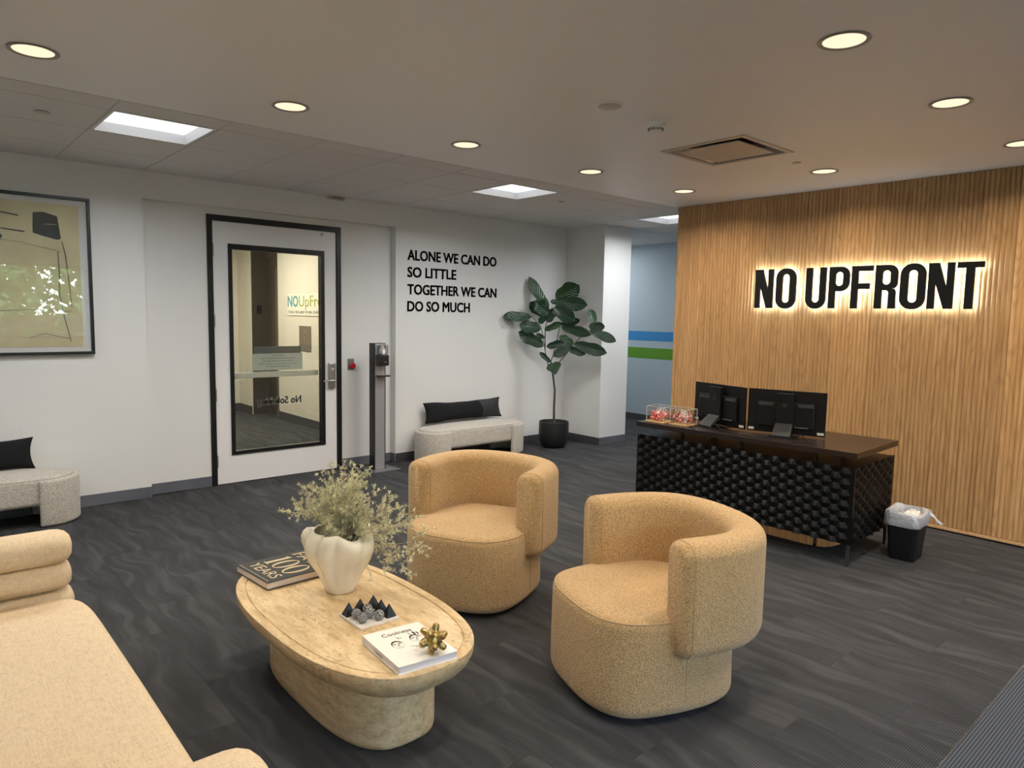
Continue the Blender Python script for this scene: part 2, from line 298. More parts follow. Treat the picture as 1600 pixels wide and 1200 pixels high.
# ------------------------------------------------------------------ geometry helpers
class G:
    """collects geometry for one mesh"""
    def __init__(s): s.v = []; s.f = []; s.mi = []; s.uv = {}
    def add(s, vs, fs, mi=0):
        o = len(s.v); s.v += [tuple(v) for v in vs]; s.f += [tuple(i + o for i in f) for f in fs]; s.mi += [mi] * len(fs); return s
    def box(s, x0, x1, y0, y1, z0, z1, mi=0, b=0):
        if b:
            bm = bmesh.new(); bmesh.ops.create_cube(bm, size=1)
            for v in bm.verts: v.co = Vector(((x0 + x1) / 2 + v.co.x * (x1 - x0), (y0 + y1) / 2 + v.co.y * (y1 - y0), (z0 + z1) / 2 + v.co.z * (z1 - z0)))
            bmesh.ops.bevel(bm, geom=list(bm.edges), offset=b, segments=2, profile=.6, affect='EDGES')
            return s.bm(bm, mi)
        v = [(x, y, z) for z in (z0, z1) for y in (y0, y1) for x in (x0, x1)]
        return s.add(v, [(0, 2, 3, 1), (4, 5, 7, 6), (0, 1, 5, 4), (2, 6, 7, 3), (0, 4, 6, 2), (1, 3, 7, 5)], mi)
    def bm(s, bm, mi=0):
        bm.verts.index_update(); s.add([v.co[:] for v in bm.verts], [[v.index for v in f.verts] for f in bm.faces], mi); bm.free(); return s
    def rings(s, rings, cap0=True, cap1=True, closed=True, mi=0):
        n = len(rings[0]); vs = [p for r in rings for p in r]; fs = []
        for i in range(len(rings) - 1):
            for j in range(n if closed else n - 1):
                a = i * n + j; b = i * n + (j + 1) % n; fs.append((a, b, b + n, a + n))
        if cap0: fs.append(tuple(range(n))[::-1])
        if cap1: fs.append(tuple(range((len(rings) - 1) * n, len(rings) * n)))
        return s.add(vs, fs, mi)
    def lathe(s, prof, cx=0, cy=0, n=32, mi=0, cap0=True, cap1=True):
        return s.rings([[(cx + r * math.cos(2 * PI * k / n), cy + r * math.sin(2 * PI * k / n), z) for k in range(n)] for r, z in prof], cap0, cap1, True, mi)
    def tube(s, pts, r, n=8, mi=0):
        pts = [Vector(p) for p in pts]; rr = r if isinstance(r, (list, tuple)) else [r] * len(pts); rings = []
        up = Vector((0, 0, 1))
        for i, p in enumerate(pts):
            d = (pts[min(i + 1, len(pts) - 1)] - pts[max(i - 1, 0)]).normalized()
            a = d.cross(up); 
            if a.length < .05: a = d.cross(Vector((1, 0, 0)))
            a.normalize(); b = d.cross(a)
            rings.append([tuple(p + a * rr[i] * math.cos(2 * PI * k / n) + b * rr[i] * math.sin(2 * PI * k / n)) for k in range(n)])
        return s.rings(rings, mi=mi)
    def sphere(s, c, r, u=16, v=10, mi=0, sc=(1, 1, 1)):
        bm = bmesh.new(); bmesh.ops.create_uvsphere(bm, u_segments=u, v_segments=v, radius=r)
        for q in bm.verts: q.co = Vector((q.co.x * sc[0] + c[0], q.co.y * sc[1] + c[1], q.co.z * sc[2] + c[2]))
        return s.bm(bm, mi)
    def xf(s, mtx):
        s.v = [tuple(mtx @ Vector(p)) for p in s.v]; return s
def mesh(name, g, mats, smooth=None):
    me = bpy.data.meshes.new(name); me.from_pydata(g.v, [], g.f)
    for m in (mats if isinstance(mats, (list, tuple)) else [mats]): me.materials.append(m)
    if any(g.mi): me.polygons.foreach_set('material_index', g.mi)
    bm = bmesh.new(); bm.from_mesh(me); bmesh.ops.recalc_face_normals(bm, faces=bm.faces)
    if smooth is not None:
        for f in bm.faces: f.smooth = True
        for e in bm.edges:
            if len(e.link_faces) == 2 and e.calc_face_angle(0) > math.radians(smooth): e.smooth = False
    bm.to_mesh(me); bm.free(); me.update()
    return me
def obj(name, g, mats, parent=None, smooth=None, loc=None, rot=None, label=None):
    me = g if isinstance(g, bpy.types.Mesh) else mesh(name, g, mats, smooth)
    o = bpy.data.objects.new(name, me); COL.objects.link(o)
    if parent: o.parent = parent
    if loc: o.location = loc
    if rot: o.rotation_euler = rot
    if label: o['label'] = label
    return o
def tag(o, label, cat, group=None):
    o['label'] = label; o['category'] = cat
    if group: o['group'] = group
    return o
def thing(name, label, cat, loc=(0, 0, 0), rz=0, group=None):
    o = bpy.data.objects.new(name, None); o.empty_display_size = .1; COL.objects.link(o)
    o.location = loc; o.rotation_euler = (0, 0, rz); return tag(o, label, cat, group)
def struct(name, g, mats, parent=None, smooth=None, label=None):
    o = obj(name, g, mats, parent, smooth); o['kind'] = 'structure'
    if label: o['label'] = label
    return o
def copy_tree(o, parent=None):
    c = o.copy(); COL.objects.link(c); c.parent = parent if parent else None
    for ch in list(o.children): copy_tree(ch, c)
    return c
def curve_mesh(splines, depth, offset=0.0, name='shape'):
    """2D outlines (with holes) -> extruded mesh in XY, z from -depth..depth"""
    cu = bpy.data.curves.new(name, 'CURVE'); cu.dimensions = '2D'; cu.fill_mode = 'BOTH'; cu.extrude = depth; cu.offset = offset
    for pts in splines:
        sp = cu.splines.new('POLY'); sp.points.add(len(pts) - 1); sp.use_cyclic_u = True
        for p, q in zip(sp.points, pts): p.co = (q[0], q[1], 0, 1)
    return conv(cu)
def conv(cu):
    o = bpy.data.objects.new('tmp', cu); COL.objects.link(o)
    dg = bpy.context.evaluated_depsgraph_get(); dg.update()
    me = bpy.data.meshes.new_from_object(o.evaluated_get(dg)); bpy.data.objects.remove(o); bpy.data.curves.remove(cu)
    g = G(); g.add([v.co[:] for v in me.vertices], [tuple(p.vertices) for p in me.polygons]); bpy.data.meshes.remove(me); return g
def embolden(g, d):
    o = G()
    for dx, dy in ((-d, -d), (d, -d), (-d, d), (d, d), (0, 0)): o.add([(x + dx, y + dy, z) for x, y, z in g.v], g.f)
    return o
def text_g(s, width, height, depth=.002, bold=0.0, spacing=1.0):
    """text outline scaled so its ink is width x cap height, origin at lower-left of the ink"""
    cu = bpy.data.curves.new('t', 'FONT'); cu.body = s; cu.size = 1; cu.extrude = .5; cu.offset = bold; cu.space_character = spacing; cu.resolution_u = 3
    g = conv(cu)
    xs = [v[0] for v in g.v]; ys = [v[1] for v in g.v]
    kx = width / (max(xs) - min(xs)); ky = height / (max(ys) - min(ys)); x0 = min(xs); y0 = min(ys)
    g.v = [((x - x0) * kx, (y - y0) * ky, (z + .5) * depth) for x, y, z in g.v]; return g
def islands(g):
    par = list(range(len(g.v)))
    # weld coincident vertices first (curve meshes are split at the rim)
    key = {}
    def find(a):
        while par[a] != a: par[a] = par[par[a]]; a = par[a]
        return a
    for i, v in enumerate(g.v):
        k = (round(v[0], 5), round(v[1], 5), round(v[2], 5))
        if k in key: par[find(i)] = find(key[k])
        else: key[k] = i
    for f in g.f:
        for a in f[1:]: par[find(a)] = find(f[0])
    gr = {}
    for f in g.f: gr.setdefault(find(f[0]), []).append(f)
    out = []
    for fs in gr.values():
        ids = sorted({a for f in fs for a in f}); mp = {a: i for i, a in enumerate(ids)}
        h = G(); h.add([g.v[a] for a in ids], [tuple(mp[a] for a in f) for f in fs]); out.append(h)
    return sorted(out, key=lambda h: min(v[0] for v in h.v))
def sell(a, b, n=2.5, k=64, cx=0, cy=0, z=0):
    out = []
    for i in range(k):
        t = 2 * PI * i / k; c, s = math.cos(t), math.sin(t)
        out.append((cx + a * math.copysign(abs(c) ** (2 / n), c), cy + b * math.copysign(abs(s) ** (2 / n), s), z))
    return out
def basis(o, ex, ey, ez):
    m = Matrix((Vector(ex), Vector(ey), Vector(ez))).transposed().to_4x4(); m.translation = Vector(o); return m

# ================================================================== ROOM
X0, Y0 = -2.6, -3.0      # left and back limits of the room
XE, YE = XC, 8.6         # corridor limits
# floor slab and carpet planks
struct('floor', G().box(X0 - .2, XE + .2, Y0 - .2, YE + .2, -.12, -.005), M['carpet'])
FLOOR = bpy.data.objects['floor']
PLW, PLL = .25, 1.0
pm = mesh('carpet_plank', G().box(-PLW / 2 + .0004, PLW / 2 - .0004, -PLL / 2 + .0004, PLL / 2 - .0004, -.0055, 0), M['carpet'])
def infrustum(x, y, mg=0.35):
    d = Vector((x, y, 0)) - CAM; z = d.dot(F_)
    if z < .3: return False
    px = 800 + F_PX * d.dot(R_) / z; py = 600 - F_PX * d.dot(U_) / z; mp = mg * F_PX / z
    return -mp < px < 1600 + mp and py < 1200 + mp
pl = []
for i in range(-12, 46):
    x = i * PLW + .125 - .06
    st = (i * 0.37) % 1.0
    for j in range(-4, 10):
        y = j * PLL + st + .03
        if x < X0 or x > XE - .05 or y + .5 > 8.6 or y - .5 < .752: 
            if not (y - .5 < .752 < y + .5): continue
        if x > 6.1 and y < 4.2: continue
        if (x < 6.55 and y - .2 > YW) : continue
        if 6.5 < x < 7.1 and y > 6.3: continue
        if infrustum(x, y, .6): pl.append(((x - CAM.x) ** 2 + (y - CAM.y) ** 2, x, y))
pl.sort(); rest = G()
mat_edge = .752
cnt = 0
for k, (d, x, y) in enumerate(pl):
    y0, y1 = y - PLL / 2, y + PLL / 2
    lim = YW if x < 6.45 else 8.6
    if .0 < x - .125 and 1.59 < x < 4.0: lim = YR
    a, b = max(y0, mat_edge), min(y1, lim)
    if b - a < .05: continue
    if cnt < 296:
        cnt += 1
        if a == y0 and b == y1: o = obj('carpet_plank', pm, None, FLOOR)
        else:
            o = obj('carpet_plank', G().box(-PLW / 2 + .0004, PLW / 2 - .0004, a - y, b - y, -.0055, 0), M['carpet'], FLOOR)
        o.location = (x, y, 0)
    else: rest.box(x - PLW / 2 + .0004, x + PLW / 2 - .0004, a, b, -.0055, 0)
if rest.v:
    o = obj('carpet_planks_far', rest, M['carpet'], FLOOR); o['kind'] = 'stuff'
# walk-off carpet at the entry, in the near right corner
o = obj('entry_carpet', G().box(1.4, 6.0, Y0 + .1, mat_edge - .002, -.0052, .0015), M['weave'])
tag(o, 'dark blue-grey ribbed walk-off carpet in the near right corner of the floor', 'carpet')
g = G()
for k in range(900):
    x = 1.5 + 4.4 * k / 900; g.tube([(x, mat_edge - .004, .0018), (x + random.uniform(-.003, .003), mat_edge + random.uniform(.001, .005), .002 + random.uniform(0, .0015))], .0009, 3)
q = obj('frayed_edge', g, mat('fray', (.35, .31, .26), .9), o); q['kind'] = 'stuff'

# far wall with recess for the door
g = G()
g.box(X0, 1.593, YW, YW + .30, 0, H + .1)
g.box(1.593, 4.003, YW, YR - .001, 2.497, H + .1)
g.box(4.003, 7.06, YW, YW + .30, 0, H + .1)
struct('wall_far', g, M['wall'])
g = G()
g.box(1.5, 2.117, YR, YR + .12, 0, H + .1); g.box(3.413, 4.1, YR, YR + .12, 0, H + .1); g.box(2.117, 3.413, YR, YR + .12, 2.437, H + .1)
struct('wall_recess', g, M['wall'])
struct('pillar', G().box(6.557, 7.065, 5.75, YW - .0005, 0, H + .1), M['wall'], label='white square pillar standing out from the far wall beside the plant')
struct('wall_corridor_side', G().box(7.065, 7.165, YW, YE, 0, H + .1), M['wall'])
struct('wall_corridor', G().box(XC, XC + .1, .2, YE, 0, H + .1), M['wall_blue'])
struct('wall_corridor_back', G().box(7.165, XC, YE, YE + .1, 0, H + .1), M['wall_blue'])
struct('wall_corridor_front', G().box(6.3, XC + .1, .1, .2, 0, H + .1), M['wall'])
# painted stripes on corridor wall
for nm, z0, z1, mm, lb in (('painted_stripe', 1.245, 1.39, 'blue', 'blue painted stripe along the corridor wall, above the green one'), ('painted_stripe', .97, 1.137, 'green', 'green painted stripe along the corridor wall, below the blue one')):
    o = struct(nm, G().box(XC - .0012, XC - .0002, 4.3, YE, z0, z1), M[mm]); o['label'] = lb
# left and back walls (behind the camera), with a window band
struct('wall_left', G().box(X0 - .2, X0, Y0, YW + .3, 0, H + .1), M['wall'])
WX = [(-2.0, -.5), (-.3, 1.2), (1.4, 2.9), (3.1, 4.6)]
g = G(); g.box(X0 - .2, XW + .3, Y0 - .2, Y0, 0, 1.0); g.box(X0 - .2, XW + .3, Y0 - .2, Y0, 2.40, H + .1)
xs = [X0 - .2] + [v for p in WX for v in p] + [XW + .3]
for a, b in zip(xs[0::2], xs[1::2]): g.box(a, b, Y0 - .2, Y0, 1.0, 2.4)
struct('wall_back', g, M['wall'])
for k, (a, b) in enumerate(WX):
    g = G(); g.box(a, b, Y0 - .12, Y0 - .06, 1.0, 1.05); g.box(a, b, Y0 - .12, Y0 - .06, 2.35, 2.4); g.box(a, a + .05, Y0 - .12, Y0 - .06, 1.05, 2.35); g.box(b - .05, b, Y0 - .12, Y0 - .06, 1.05, 2.35)
    o = struct('window_%d' % (k + 1), g, M['winf']); obj('pane', G().box(a + .05, b - .05, Y0 - .094, Y0 - .088, 1.05, 2.35), M['pane2'], o)

# baseboards
bb = .095
def base(name, x0, x1, y0, y1, m='base'): return struct(name, G().box(x0, x1, y0, y1, 0, bb, b=.003), M[m])
base('baseboard_far_left', X0, 1.593, YW - .009, YW - .0005)
base('baseboard_recess_left', 1.600, 2.116, YR - .009, YR - .0005)
base('baseboard_recess_right', 3.414, 3.996, YR - .009, YR - .0005)
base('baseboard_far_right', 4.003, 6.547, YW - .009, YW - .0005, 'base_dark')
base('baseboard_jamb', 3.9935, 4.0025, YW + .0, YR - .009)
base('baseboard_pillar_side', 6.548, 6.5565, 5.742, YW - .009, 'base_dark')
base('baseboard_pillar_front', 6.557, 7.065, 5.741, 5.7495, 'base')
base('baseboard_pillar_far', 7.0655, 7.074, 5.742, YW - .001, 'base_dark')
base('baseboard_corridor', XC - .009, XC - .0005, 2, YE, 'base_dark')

# ------------------------------------------------------------------ ceilings
YG = 4.34
vx0, vx1, vy0, vy1 = 3.955, 4.535, 2.385, 2.955
g = G(); zt = H + .10
g.box(X0 - .2, vx0, Y0 - .2, YG, H, zt); g.box(vx1, XW + .3, Y0 - .2, YG, H, zt); g.box(vx0, vx1, Y0 - .2, vy0, H, zt); g.box(vx0, vx1, vy1, YG, H, zt)
struct('ceiling', g, M['gyp'])
struct('ceiling_plenum', G().box(X0 - .2, XE + .2, Y0 - .2, YE + .2, H + .24, H + .30), M['plenum'])
cg = G()
gx = [.990 + .604 * k for k in range(-6, 14)]; gy = [YG + .012, 4.587, 5.191, 5.795, 6.399, 7.003, 7.607, 8.211, 8.6]
for x in gx: cg.box(x - .012, x + .012, YG, YE, H + .004, H + .03)
for y in gy[1:-1]: cg.box(X0 - .2, XE, y - .012, y + .012, H + .0045, H + .03)
cg.box(X0 - .2, XE, YG, YG + .015, H + .003, H + .03)
struct('ceiling_grid', cg, M['grid'])
CT = struct('ceiling_tiles', G().box(X0 - .2, XE + .2, YG + .001, YE + .2, H + .06, H + .09), M['plenum']); 
# opening in the backing for the troffers is not needed: the fixtures stop below it
TRO = [(.990, 4.587), (4.014, 4.587), (6.430, 4.587), (-2.034, 4.587)]
hid = [(7.6, 2.6)]
tm = {}
for i in range(len(gx) - 1):
    for j in range(len(gy) - 1):
        x0, x1, y0, y1 = gx[i], gx[i + 1], gy[j], gy[j + 1]
        if x1 < -.2 or (y0 > 6.38 and x1 < 7.1): continue
        if any(abs(x0 - a) < .05 and abs(y0 - b) < .05 for a, b in TRO): continue
        k = (round(x1 - x0, 3), round(y1 - y0, 3))
        if k not in tm: tm[k] = mesh('ceiling_tile', G().box(-k[0] / 2 + .005, k[0] / 2 - .005, -k[1] / 2 + .005, k[1] / 2 - .005, 0, .012, b=.0022), M['tile'])
        o = obj('ceiling_tile', tm[k], None, CT); o.location = ((x0 + x1) / 2, (y0 + y1) / 2, H + .0005)
# tile ceiling over the corridor in front (other side of the wood wall)
struct('ceiling_corridor', G().box(XW + .3, XE, .1, YG, H, H + .1), M['tile'])

# troffers
def troffer(x0, y0, label):
    s = .604; t = thing('ceiling_troffer', label, 'ceiling light', (x0 + s / 2, y0 + s / 2, H), 0, 'square ceiling troffers in the tile grid')
    a = s / 2 - .012; b = a - .016; d = .058
    g = G(); g.box(-a, a, -a, -b, -.001, .006); g.box(-a, a, b, a, -.001, .006); g.box(-a, -b, -b, b, -.001, .006); g.box(b, a, -b, b, -.001, .006)
    obj('frame', g, M['white'], t)
    g = G(); c = b - .012
    vs = [(-b, -b, .004), (b, -b, .004), (b, b, .004), (-b, b, .004), (-c, -c, d), (c, -c, d), (c, c, d), (-c, c, d)]
    g.add(vs, [(0, 1, 5, 4), (1, 2, 6, 5), (2, 3, 7, 6), (3, 0, 4, 7)])
    obj('reflector', g, M['refl'], t)
    obj('lens', G().box(-c, c, -c, c, d, d + .001), M['trof'], t)
    ld = bpy.data.lights.new('lamp', 'AREA'); ld.shape = 'SQUARE'; ld.size = .54; ld.energy = TROF_W; ld.color = (.95, .98, 1.0); ld.spread = math.radians(163)
    lo = bpy.data.objects.new('lamp', ld); COL.objects.link(lo); lo.parent = t; lo.location = (0, 0, -.003)
troffer(*TRO[0], 'square recessed ceiling light above the framed picture')
troffer(*TRO[1], 'square recessed ceiling light above the wall lettering')
troffer(-2.034, 4.587, 'square recessed ceiling light out of frame beyond the left edge')
troffer(*TRO[2], 'square recessed ceiling light cut off by the wood wall, over the corridor')

# downlights
DL = [(.528, 3.80, 'round recessed downlight nearest the left edge of the ceiling'),
      (1.70, 3.79, 'round recessed downlight second from the left in the row along the ceiling edge'),
      (2.907, 3.785, 'round recessed downlight third from the left, in front of the tile troffer'),
      (4.11, 3.77, 'round recessed downlight fourth from the left in the row along the ceiling edge'),
      (5.294, 3.74, 'round recessed downlight nearest the left end of the wood wall'),
      (5.29, 2.496, 'round recessed downlight above the desk beside the small cover plate'),
      (5.294, 1.268, 'round recessed downlight cut off by the right edge of the photo'),
      (4.09, 1.30, 'round recessed downlight at upper right in front of the sign letters'),
      (2.906, 1.323, 'round recessed downlight largest at the top right of the ceiling'),
      (1.70, 1.30, 'round recessed downlight over the near end of the sofa'), (.528, 1.30, 'round recessed downlight above the sofa seat'),
      (5.294, .03, 'added downlight, unseen, lighting the walk-off carpet by the wood wall'), (4.09, .03, 'added downlight, unseen, lighting the middle of the walk-off carpet'), (2.906, .03, 'added downlight, unseen, lighting the near end of the walk-off carpet')]  # last three are added, unseen, to brighten the right floor and wood wall
gr = G().lathe([(.082, 0), (.094, -.0015), (.099, -.004), (.095, -.006), (.082, -.004), (.080, 0)], n=40, cap0=False, cap1=False); rm = mesh('trim_ring', gr, M['ring'], 60)
lm = mesh('lens', G().lathe([(.0001, -.003), (.080, -.002)], n=40, cap0=False, cap1=False), M['lens'], 60)
for x, y, lb in DL:
    t = thing('downlight', lb, 'ceiling light', (x, y, H - .0005), 0, 'round recessed downlights')
    obj('trim_ring', rm, None, t); obj('lens', lm, None, t)
    ld = bpy.data.lights.new('lamp', 'AREA'); ld.shape = 'DISK'; ld.size = .15; ld.energy = DOWN_W; ld.color = WARM; ld.spread = math.radians(154)
    lo = bpy.data.objects.new('lamp', ld); COL.objects.link(lo); lo.parent = t; lo.location = (0, 0, -.010)
# corridor and lobby light fittings
def hidden_light(name, x, y, z, sx_, sy_, W, col, label):
    t = thing(name, label, 'ceiling light', (x, y, z))
    obj('housing', G().box(-sx_ / 2 - .02, sx_ / 2 + .02, -sy_ / 2 - .02, sy_ / 2 + .02, -.004, 0), M['white'], t)
    ld = bpy.data.lights.new('lamp', 'AREA'); ld.shape = 'RECTANGLE'; ld.size = sx_; ld.size_y = sy_; ld.energy = W; ld.color = col
    lo = bpy.data.objects.new('lamp', ld); COL.objects.link(lo); lo.parent = t; lo.location = (0, 0, -.02)
hidden_light('corridor_light', 7.9, 7.5, H, .55, .55, 22, (.92, .97, 1), 'square ceiling light at the back of the corridor')
hidden_light('corridor_light', 7.6, 3.4, H, .55, .55, 25, (.95, .98, 1), 'square ceiling light in the corridor behind the wood wall')

# small ceiling devices
def cover(x, y, r, label, drop=.006):
    t = thing('cover_plate', label, 'cover plate', (x, y, H), 0)
    obj('plate', G().lathe([(r, -.002), (r, -drop + .001), (r - .002, -drop), (.0005, -drop - .001)], n=28, cap1=False), M['vent'], t, 50)
    obj('shadow_gap', G().lathe([(r * .9, 0), (r * .9, -.002)], n=28), M['vdark'], t, 50)
cover(.713, 4.925, .040, 'small round sprinkler cover plate left of the left square ceiling light')
cover(4.979, 4.944, .034, 'small round sprinkler cover plate right of the middle square ceiling light')
cover(4.875, 2.502, .030, 'small round sprinkler cover plate beside the square air vent', .005)
t = thing('ceiling_disc', 'round white ceiling cap left of the smoke detector', 'cover plate', (2.894, 2.535, H))
obj('rim', G().lathe([(.072, 0), (.072, -.007), (.066, -.013), (.061, -.013)], n=36), M['white'], t, 40); obj('disc', G().lathe([(.061, -.013), (.056, -.016), (.0005, -.018)], n=36), M['vent'], t, 40)
t = thing('smoke_detector', 'white smoke detector hanging from a round plate by the vent', 'smoke detector', (3.30, 2.54, H))
obj('mounting_plate', G().lathe([(.088, 0), (.088, -.008), (.080, -.014), (.02, -.015)], n=36), M['white'], t, 40)
obj('body', G().lathe([(.042, -.012), (.042, -.050), (.036, -.066), (.012, -.072)], n=28), M['white'], t, 40)
g = G()
for k in range(14):
    a = 2 * PI * k / 14; g.box(.0375 * math.cos(a) - .005, .0375 * math.cos(a) + .005, .0375 * math.sin(a) - .005, .0375 * math.sin(a) + .005, -.062, -.048)
obj('sensor_slots', g, M['sgrey'], t)['kind'] = 'stuff'
tg = text_g('FIRE', .026, .007, .0006); tg.xf(basis((-.008, -.0425, -.040), (.8, -.6, 0), (0, 0, 1), (-.6, -.8, 0))); obj('lettering', tg, M['sgrey'], t)
# vent
t = thing('air_vent', 'square ceiling air vent with a flush centre plaque', 'air vent', ((vx0 + vx1) / 2, (vy0 + vy1) / 2, H))
hx, hy = (vx1 - vx0) / 2, (vy1 - vy0) / 2
g = G()
for s_ in (-1, 1):
    g.box(-hx - .025, hx + .025, *(sorted((s_ * (hy + .025), s_ * (hy - .012)))), -.006, 0, b=.002); g.box(*(sorted((s_ * (hx + .025), s_ * (hx - .012)))), -hy + .012, hy - .012, -.006, 0, b=.002)
obj('flange', g, M['vent'], t)
g = G(); a, b_ = hx - .008, hy - .008; c, d = hx - .055, hy - .055
g.add([(-a, -b_, 0), (a, -b_, 0), (a, b_, 0), (-a, b_, 0), (-c, -d, .045), (c, -d, .045), (c, d, .045), (-c, d, .045)], [(0, 1, 5, 4), (1, 2, 6, 5), (2, 3, 7, 6), (3, 0, 4, 7)])
obj('throat', g, mat('vent_steel', (.45, .44, .42), .25, metal=.3), t)
obj('duct', G().box(-c, c, -d, d, .045, .05), M['vdark'], t)
obj('plaque', G().box(-.218, .218, -.215, .215, -.008, .0, b=.004), M['vent'], t)
t = thing('ceiling_sensor', 'small grey sensor box at the ceiling edge above the door', 'sensor', (3.30, YW - .05, H))
obj('case', G().box(-.085, .085, -.025, .03, -.03, 0, b=.006), M['grid'], t); obj('window_strip', G().box(-.06, .06, -.028, -.024, -.024, -.010), M['sgrey'], t)

# ================================================================== WOOD WALL
struct('wall_right', G().box(XW + .012, XW + .20, Y0, 4.300, 0, H), M['core'])
PW = .032; NR = 10
prof = []
for k in range(NR):
    for q in range(5):
        u = q / 5; prof.append((-.010 * math.sin(PI * u) ** .7 if 0 < u < 1 else 0.0, -(k + u) * PW))
prof.append((0.0, -NR * PW))
def panel_g(n, z0=.040, z1=H - .002):
    P = prof[:n * 5 + 1]; g = G()
    rs = [[(x, y, z) for x, y in P] + [(.012, P[-1][1] + .0006, z), (.012, -.0006 + 0, z)] for z in (z0, z1)]
    # tiny joint at both sides
    rs = [[(x, min(-.0006, max(P[-1][1] + .0006, y)), z) for x, y, z in r] for r in rs]
    return g.rings(rs)
WP = thing('fluted_wall_cladding', 'fluted oak wall cladding behind the reception desk', 'wall cladding', (XW, 0, 0))
mA = mesh('fluted_panel', panel_g(NR), M['oak'], 35)
WP['category'] = 'wall'
y = 4.306
while y > -1.2:
    o = obj('fluted_panel', mA, None, WP); o.location = (0, y, 0)
    y -= NR * PW
obj('end_trim', G().box(.0, .20, 4.3065, 4.312, 0, H - .002), M['oakstrip'], WP)
o = obj('bottom_ledge', G().box(-.016, .010, y, 4.306, .014, .036, b=.004), M['oakstrip'], WP, label='lighter oak ledge strip along the foot of the fluted wall')
obj('shadow_gap_strip', G().box(-.006, .010, y, 4.306, 0, .014), M['black'], WP)  # black strip stands in for the shadow gap under the ledge

# letters of the sign
def arc(cx, cy, r, a0, a1, n=10): return [(cx + r * math.cos(math.radians(a0 + (a1 - a0) * i / n)), cy + r * math.sin(math.radians(a0 + (a1 - a0) * i / n))) for i in range(n + 1)]
h = .347
def rr(x0, x1, z0, z1, r): return arc(x1 - r, z1 - r, r, 0, 90) + arc(x0 + r, z1 - r, r, 90, 180) + arc(x0 + r, z0 + r, r, 180, 270) + arc(x1 - r, z0 + r, r, 270, 360)
def L_N(w=.177): return [[(0, 0), (0, h), (.072, h), (w - .051, .486 * h), (w - .051, h), (w, h), (w, 0), (w - .062, 0), (.052, .548 * h), (.052, 0)]]
def L_O(w=.186): return [rr(0, w, -.004, h + .004, .088), rr(.061, w - .061, .048, h - .048, .031)[::-1]]
def L_U(w=.176): return [[(0, h)] + arc(.086, .082, .086, 180, 270) + arc(w - .086, .082, .086, 270, 360) + [(w, h), (w - .057, h)] + arc(w - .086, .080, .029, 0, -90) + arc(.086, .080, .029, 270, 180) + [(.057, h)]]
def L_P(w=.172): return [[(0, 0), (0, h)] + arc(w - .075, h - .075, .075, 90, 0) + arc(w - .075, .41 * h + .075, .075, 0, -90) + [(.056, .41 * h), (.056, 0)], rr(.056, w - .055, .41 * h + .046, h - .044, .028)[::-1]]
def L_F(w=.170): return [[(0, 0), (0, h), (w, h), (w, h - .043), (.056, h - .043), (.056, .206), (.148, .206), (.148, .158), (.056, .158), (.056, 0)]]
def L_R(w=.172): return [[(0, 0), (0, h)] + arc(w - .070, h - .070, .070, 90, 0) + arc(w - .060, .60 * h, .060, 0, -62) + arc(w - .062, .36 * h, .050, 55, 0) + [(w - .010, 0), (w - .067, 0), (w - .067, .34 * h)] + arc(w - .087, .36 * h, .020, 0, 90) + [(.056, .42 * h), (.056, 0)], rr(.056, w - .056, .42 * h + .046, h - .044, .028)[::-1]]
def L_T(w=.174): return [[(.058, 0), (.058, h - .044), (0, h - .044), (0, h), (w, h), (w, h - .044), (.116, h - .044), (.116, 0)]]
SG = thing('halo_lit_sign', 'black halo-lit letters reading NO UPFRONT on the fluted oak wall', 'sign', (XW, 3.393, 1.707))
for ch, y in ((L_N, 3.393), (L_O, 3.190), (L_U, 2.915), (L_P, 2.716), (L_F, 2.531), (L_R, 2.343), (L_O, 2.155), (L_N, 1.956), (L_T, 1.764)):
    sp = ch()
    f = curve_mesh(sp, .008); bk = curve_mesh(sp, .0015, -.003)
    mt = basis((-.056, y - 3.393, 0), (0, -1, 0), (0, 0, 1), (-1, 0, 0))
    f.xf(mt); mt2 = basis((-.045, y - 3.393, 0), (0, -1, 0), (0, 0, 1), (-1, 0, 0)); bk.xf(mt2)
    o = obj('letter', f, M['sign'], SG); obj('light_backing', bk, M['halo'], o)
    g = G()
    for dz in (.05, .30): g.tube([(-.040, y - 3.393 - .028, dz), (-.0005, y - 3.393 - .028, dz)], .003, 6)
    obj('standoffs', g, M['steel'], o)['kind'] = 'stuff'

# ================================================================== DOOR
D = struct('door_1', G().box(2.117, 3.413, YR + .052, YR + .058, 0, .001), M['black']); D['label'] = 'white door with a black frame and a tall glass panel'
g = G(); g.box(2.117, 2.166, YR - .012, YR + .14, 0, 2.437, b=.003); g.box(3.364, 3.413, YR - .012, YR + .14, 0, 2.437, b=.003); g.box(2.166, 3.364, YR - .012, YR + .14, 2.386, 2.437, b=.003)
obj('door_frame', g, M['black'], D)
lx0, lx1, lz0, lz1 = 2.169, 3.361, .006, 2.383; ax0, ax1, az0, az1 = 2.318, 3.216, .284, 2.175; yl0, yl1 = YR + .002, YR + .047
g = G(); g.box(lx0, ax0, yl0, yl1, lz0, lz1); g.box(ax1, lx1, yl0, yl1, lz0, lz1); g.box(ax0, ax1, yl0, yl1, lz0, az0); g.box(ax0, ax1, yl0, yl1, az1, lz1)
leaf = obj('door_leaf', g, M['door'], D)
g = G(); o_, i_ = .018, .018
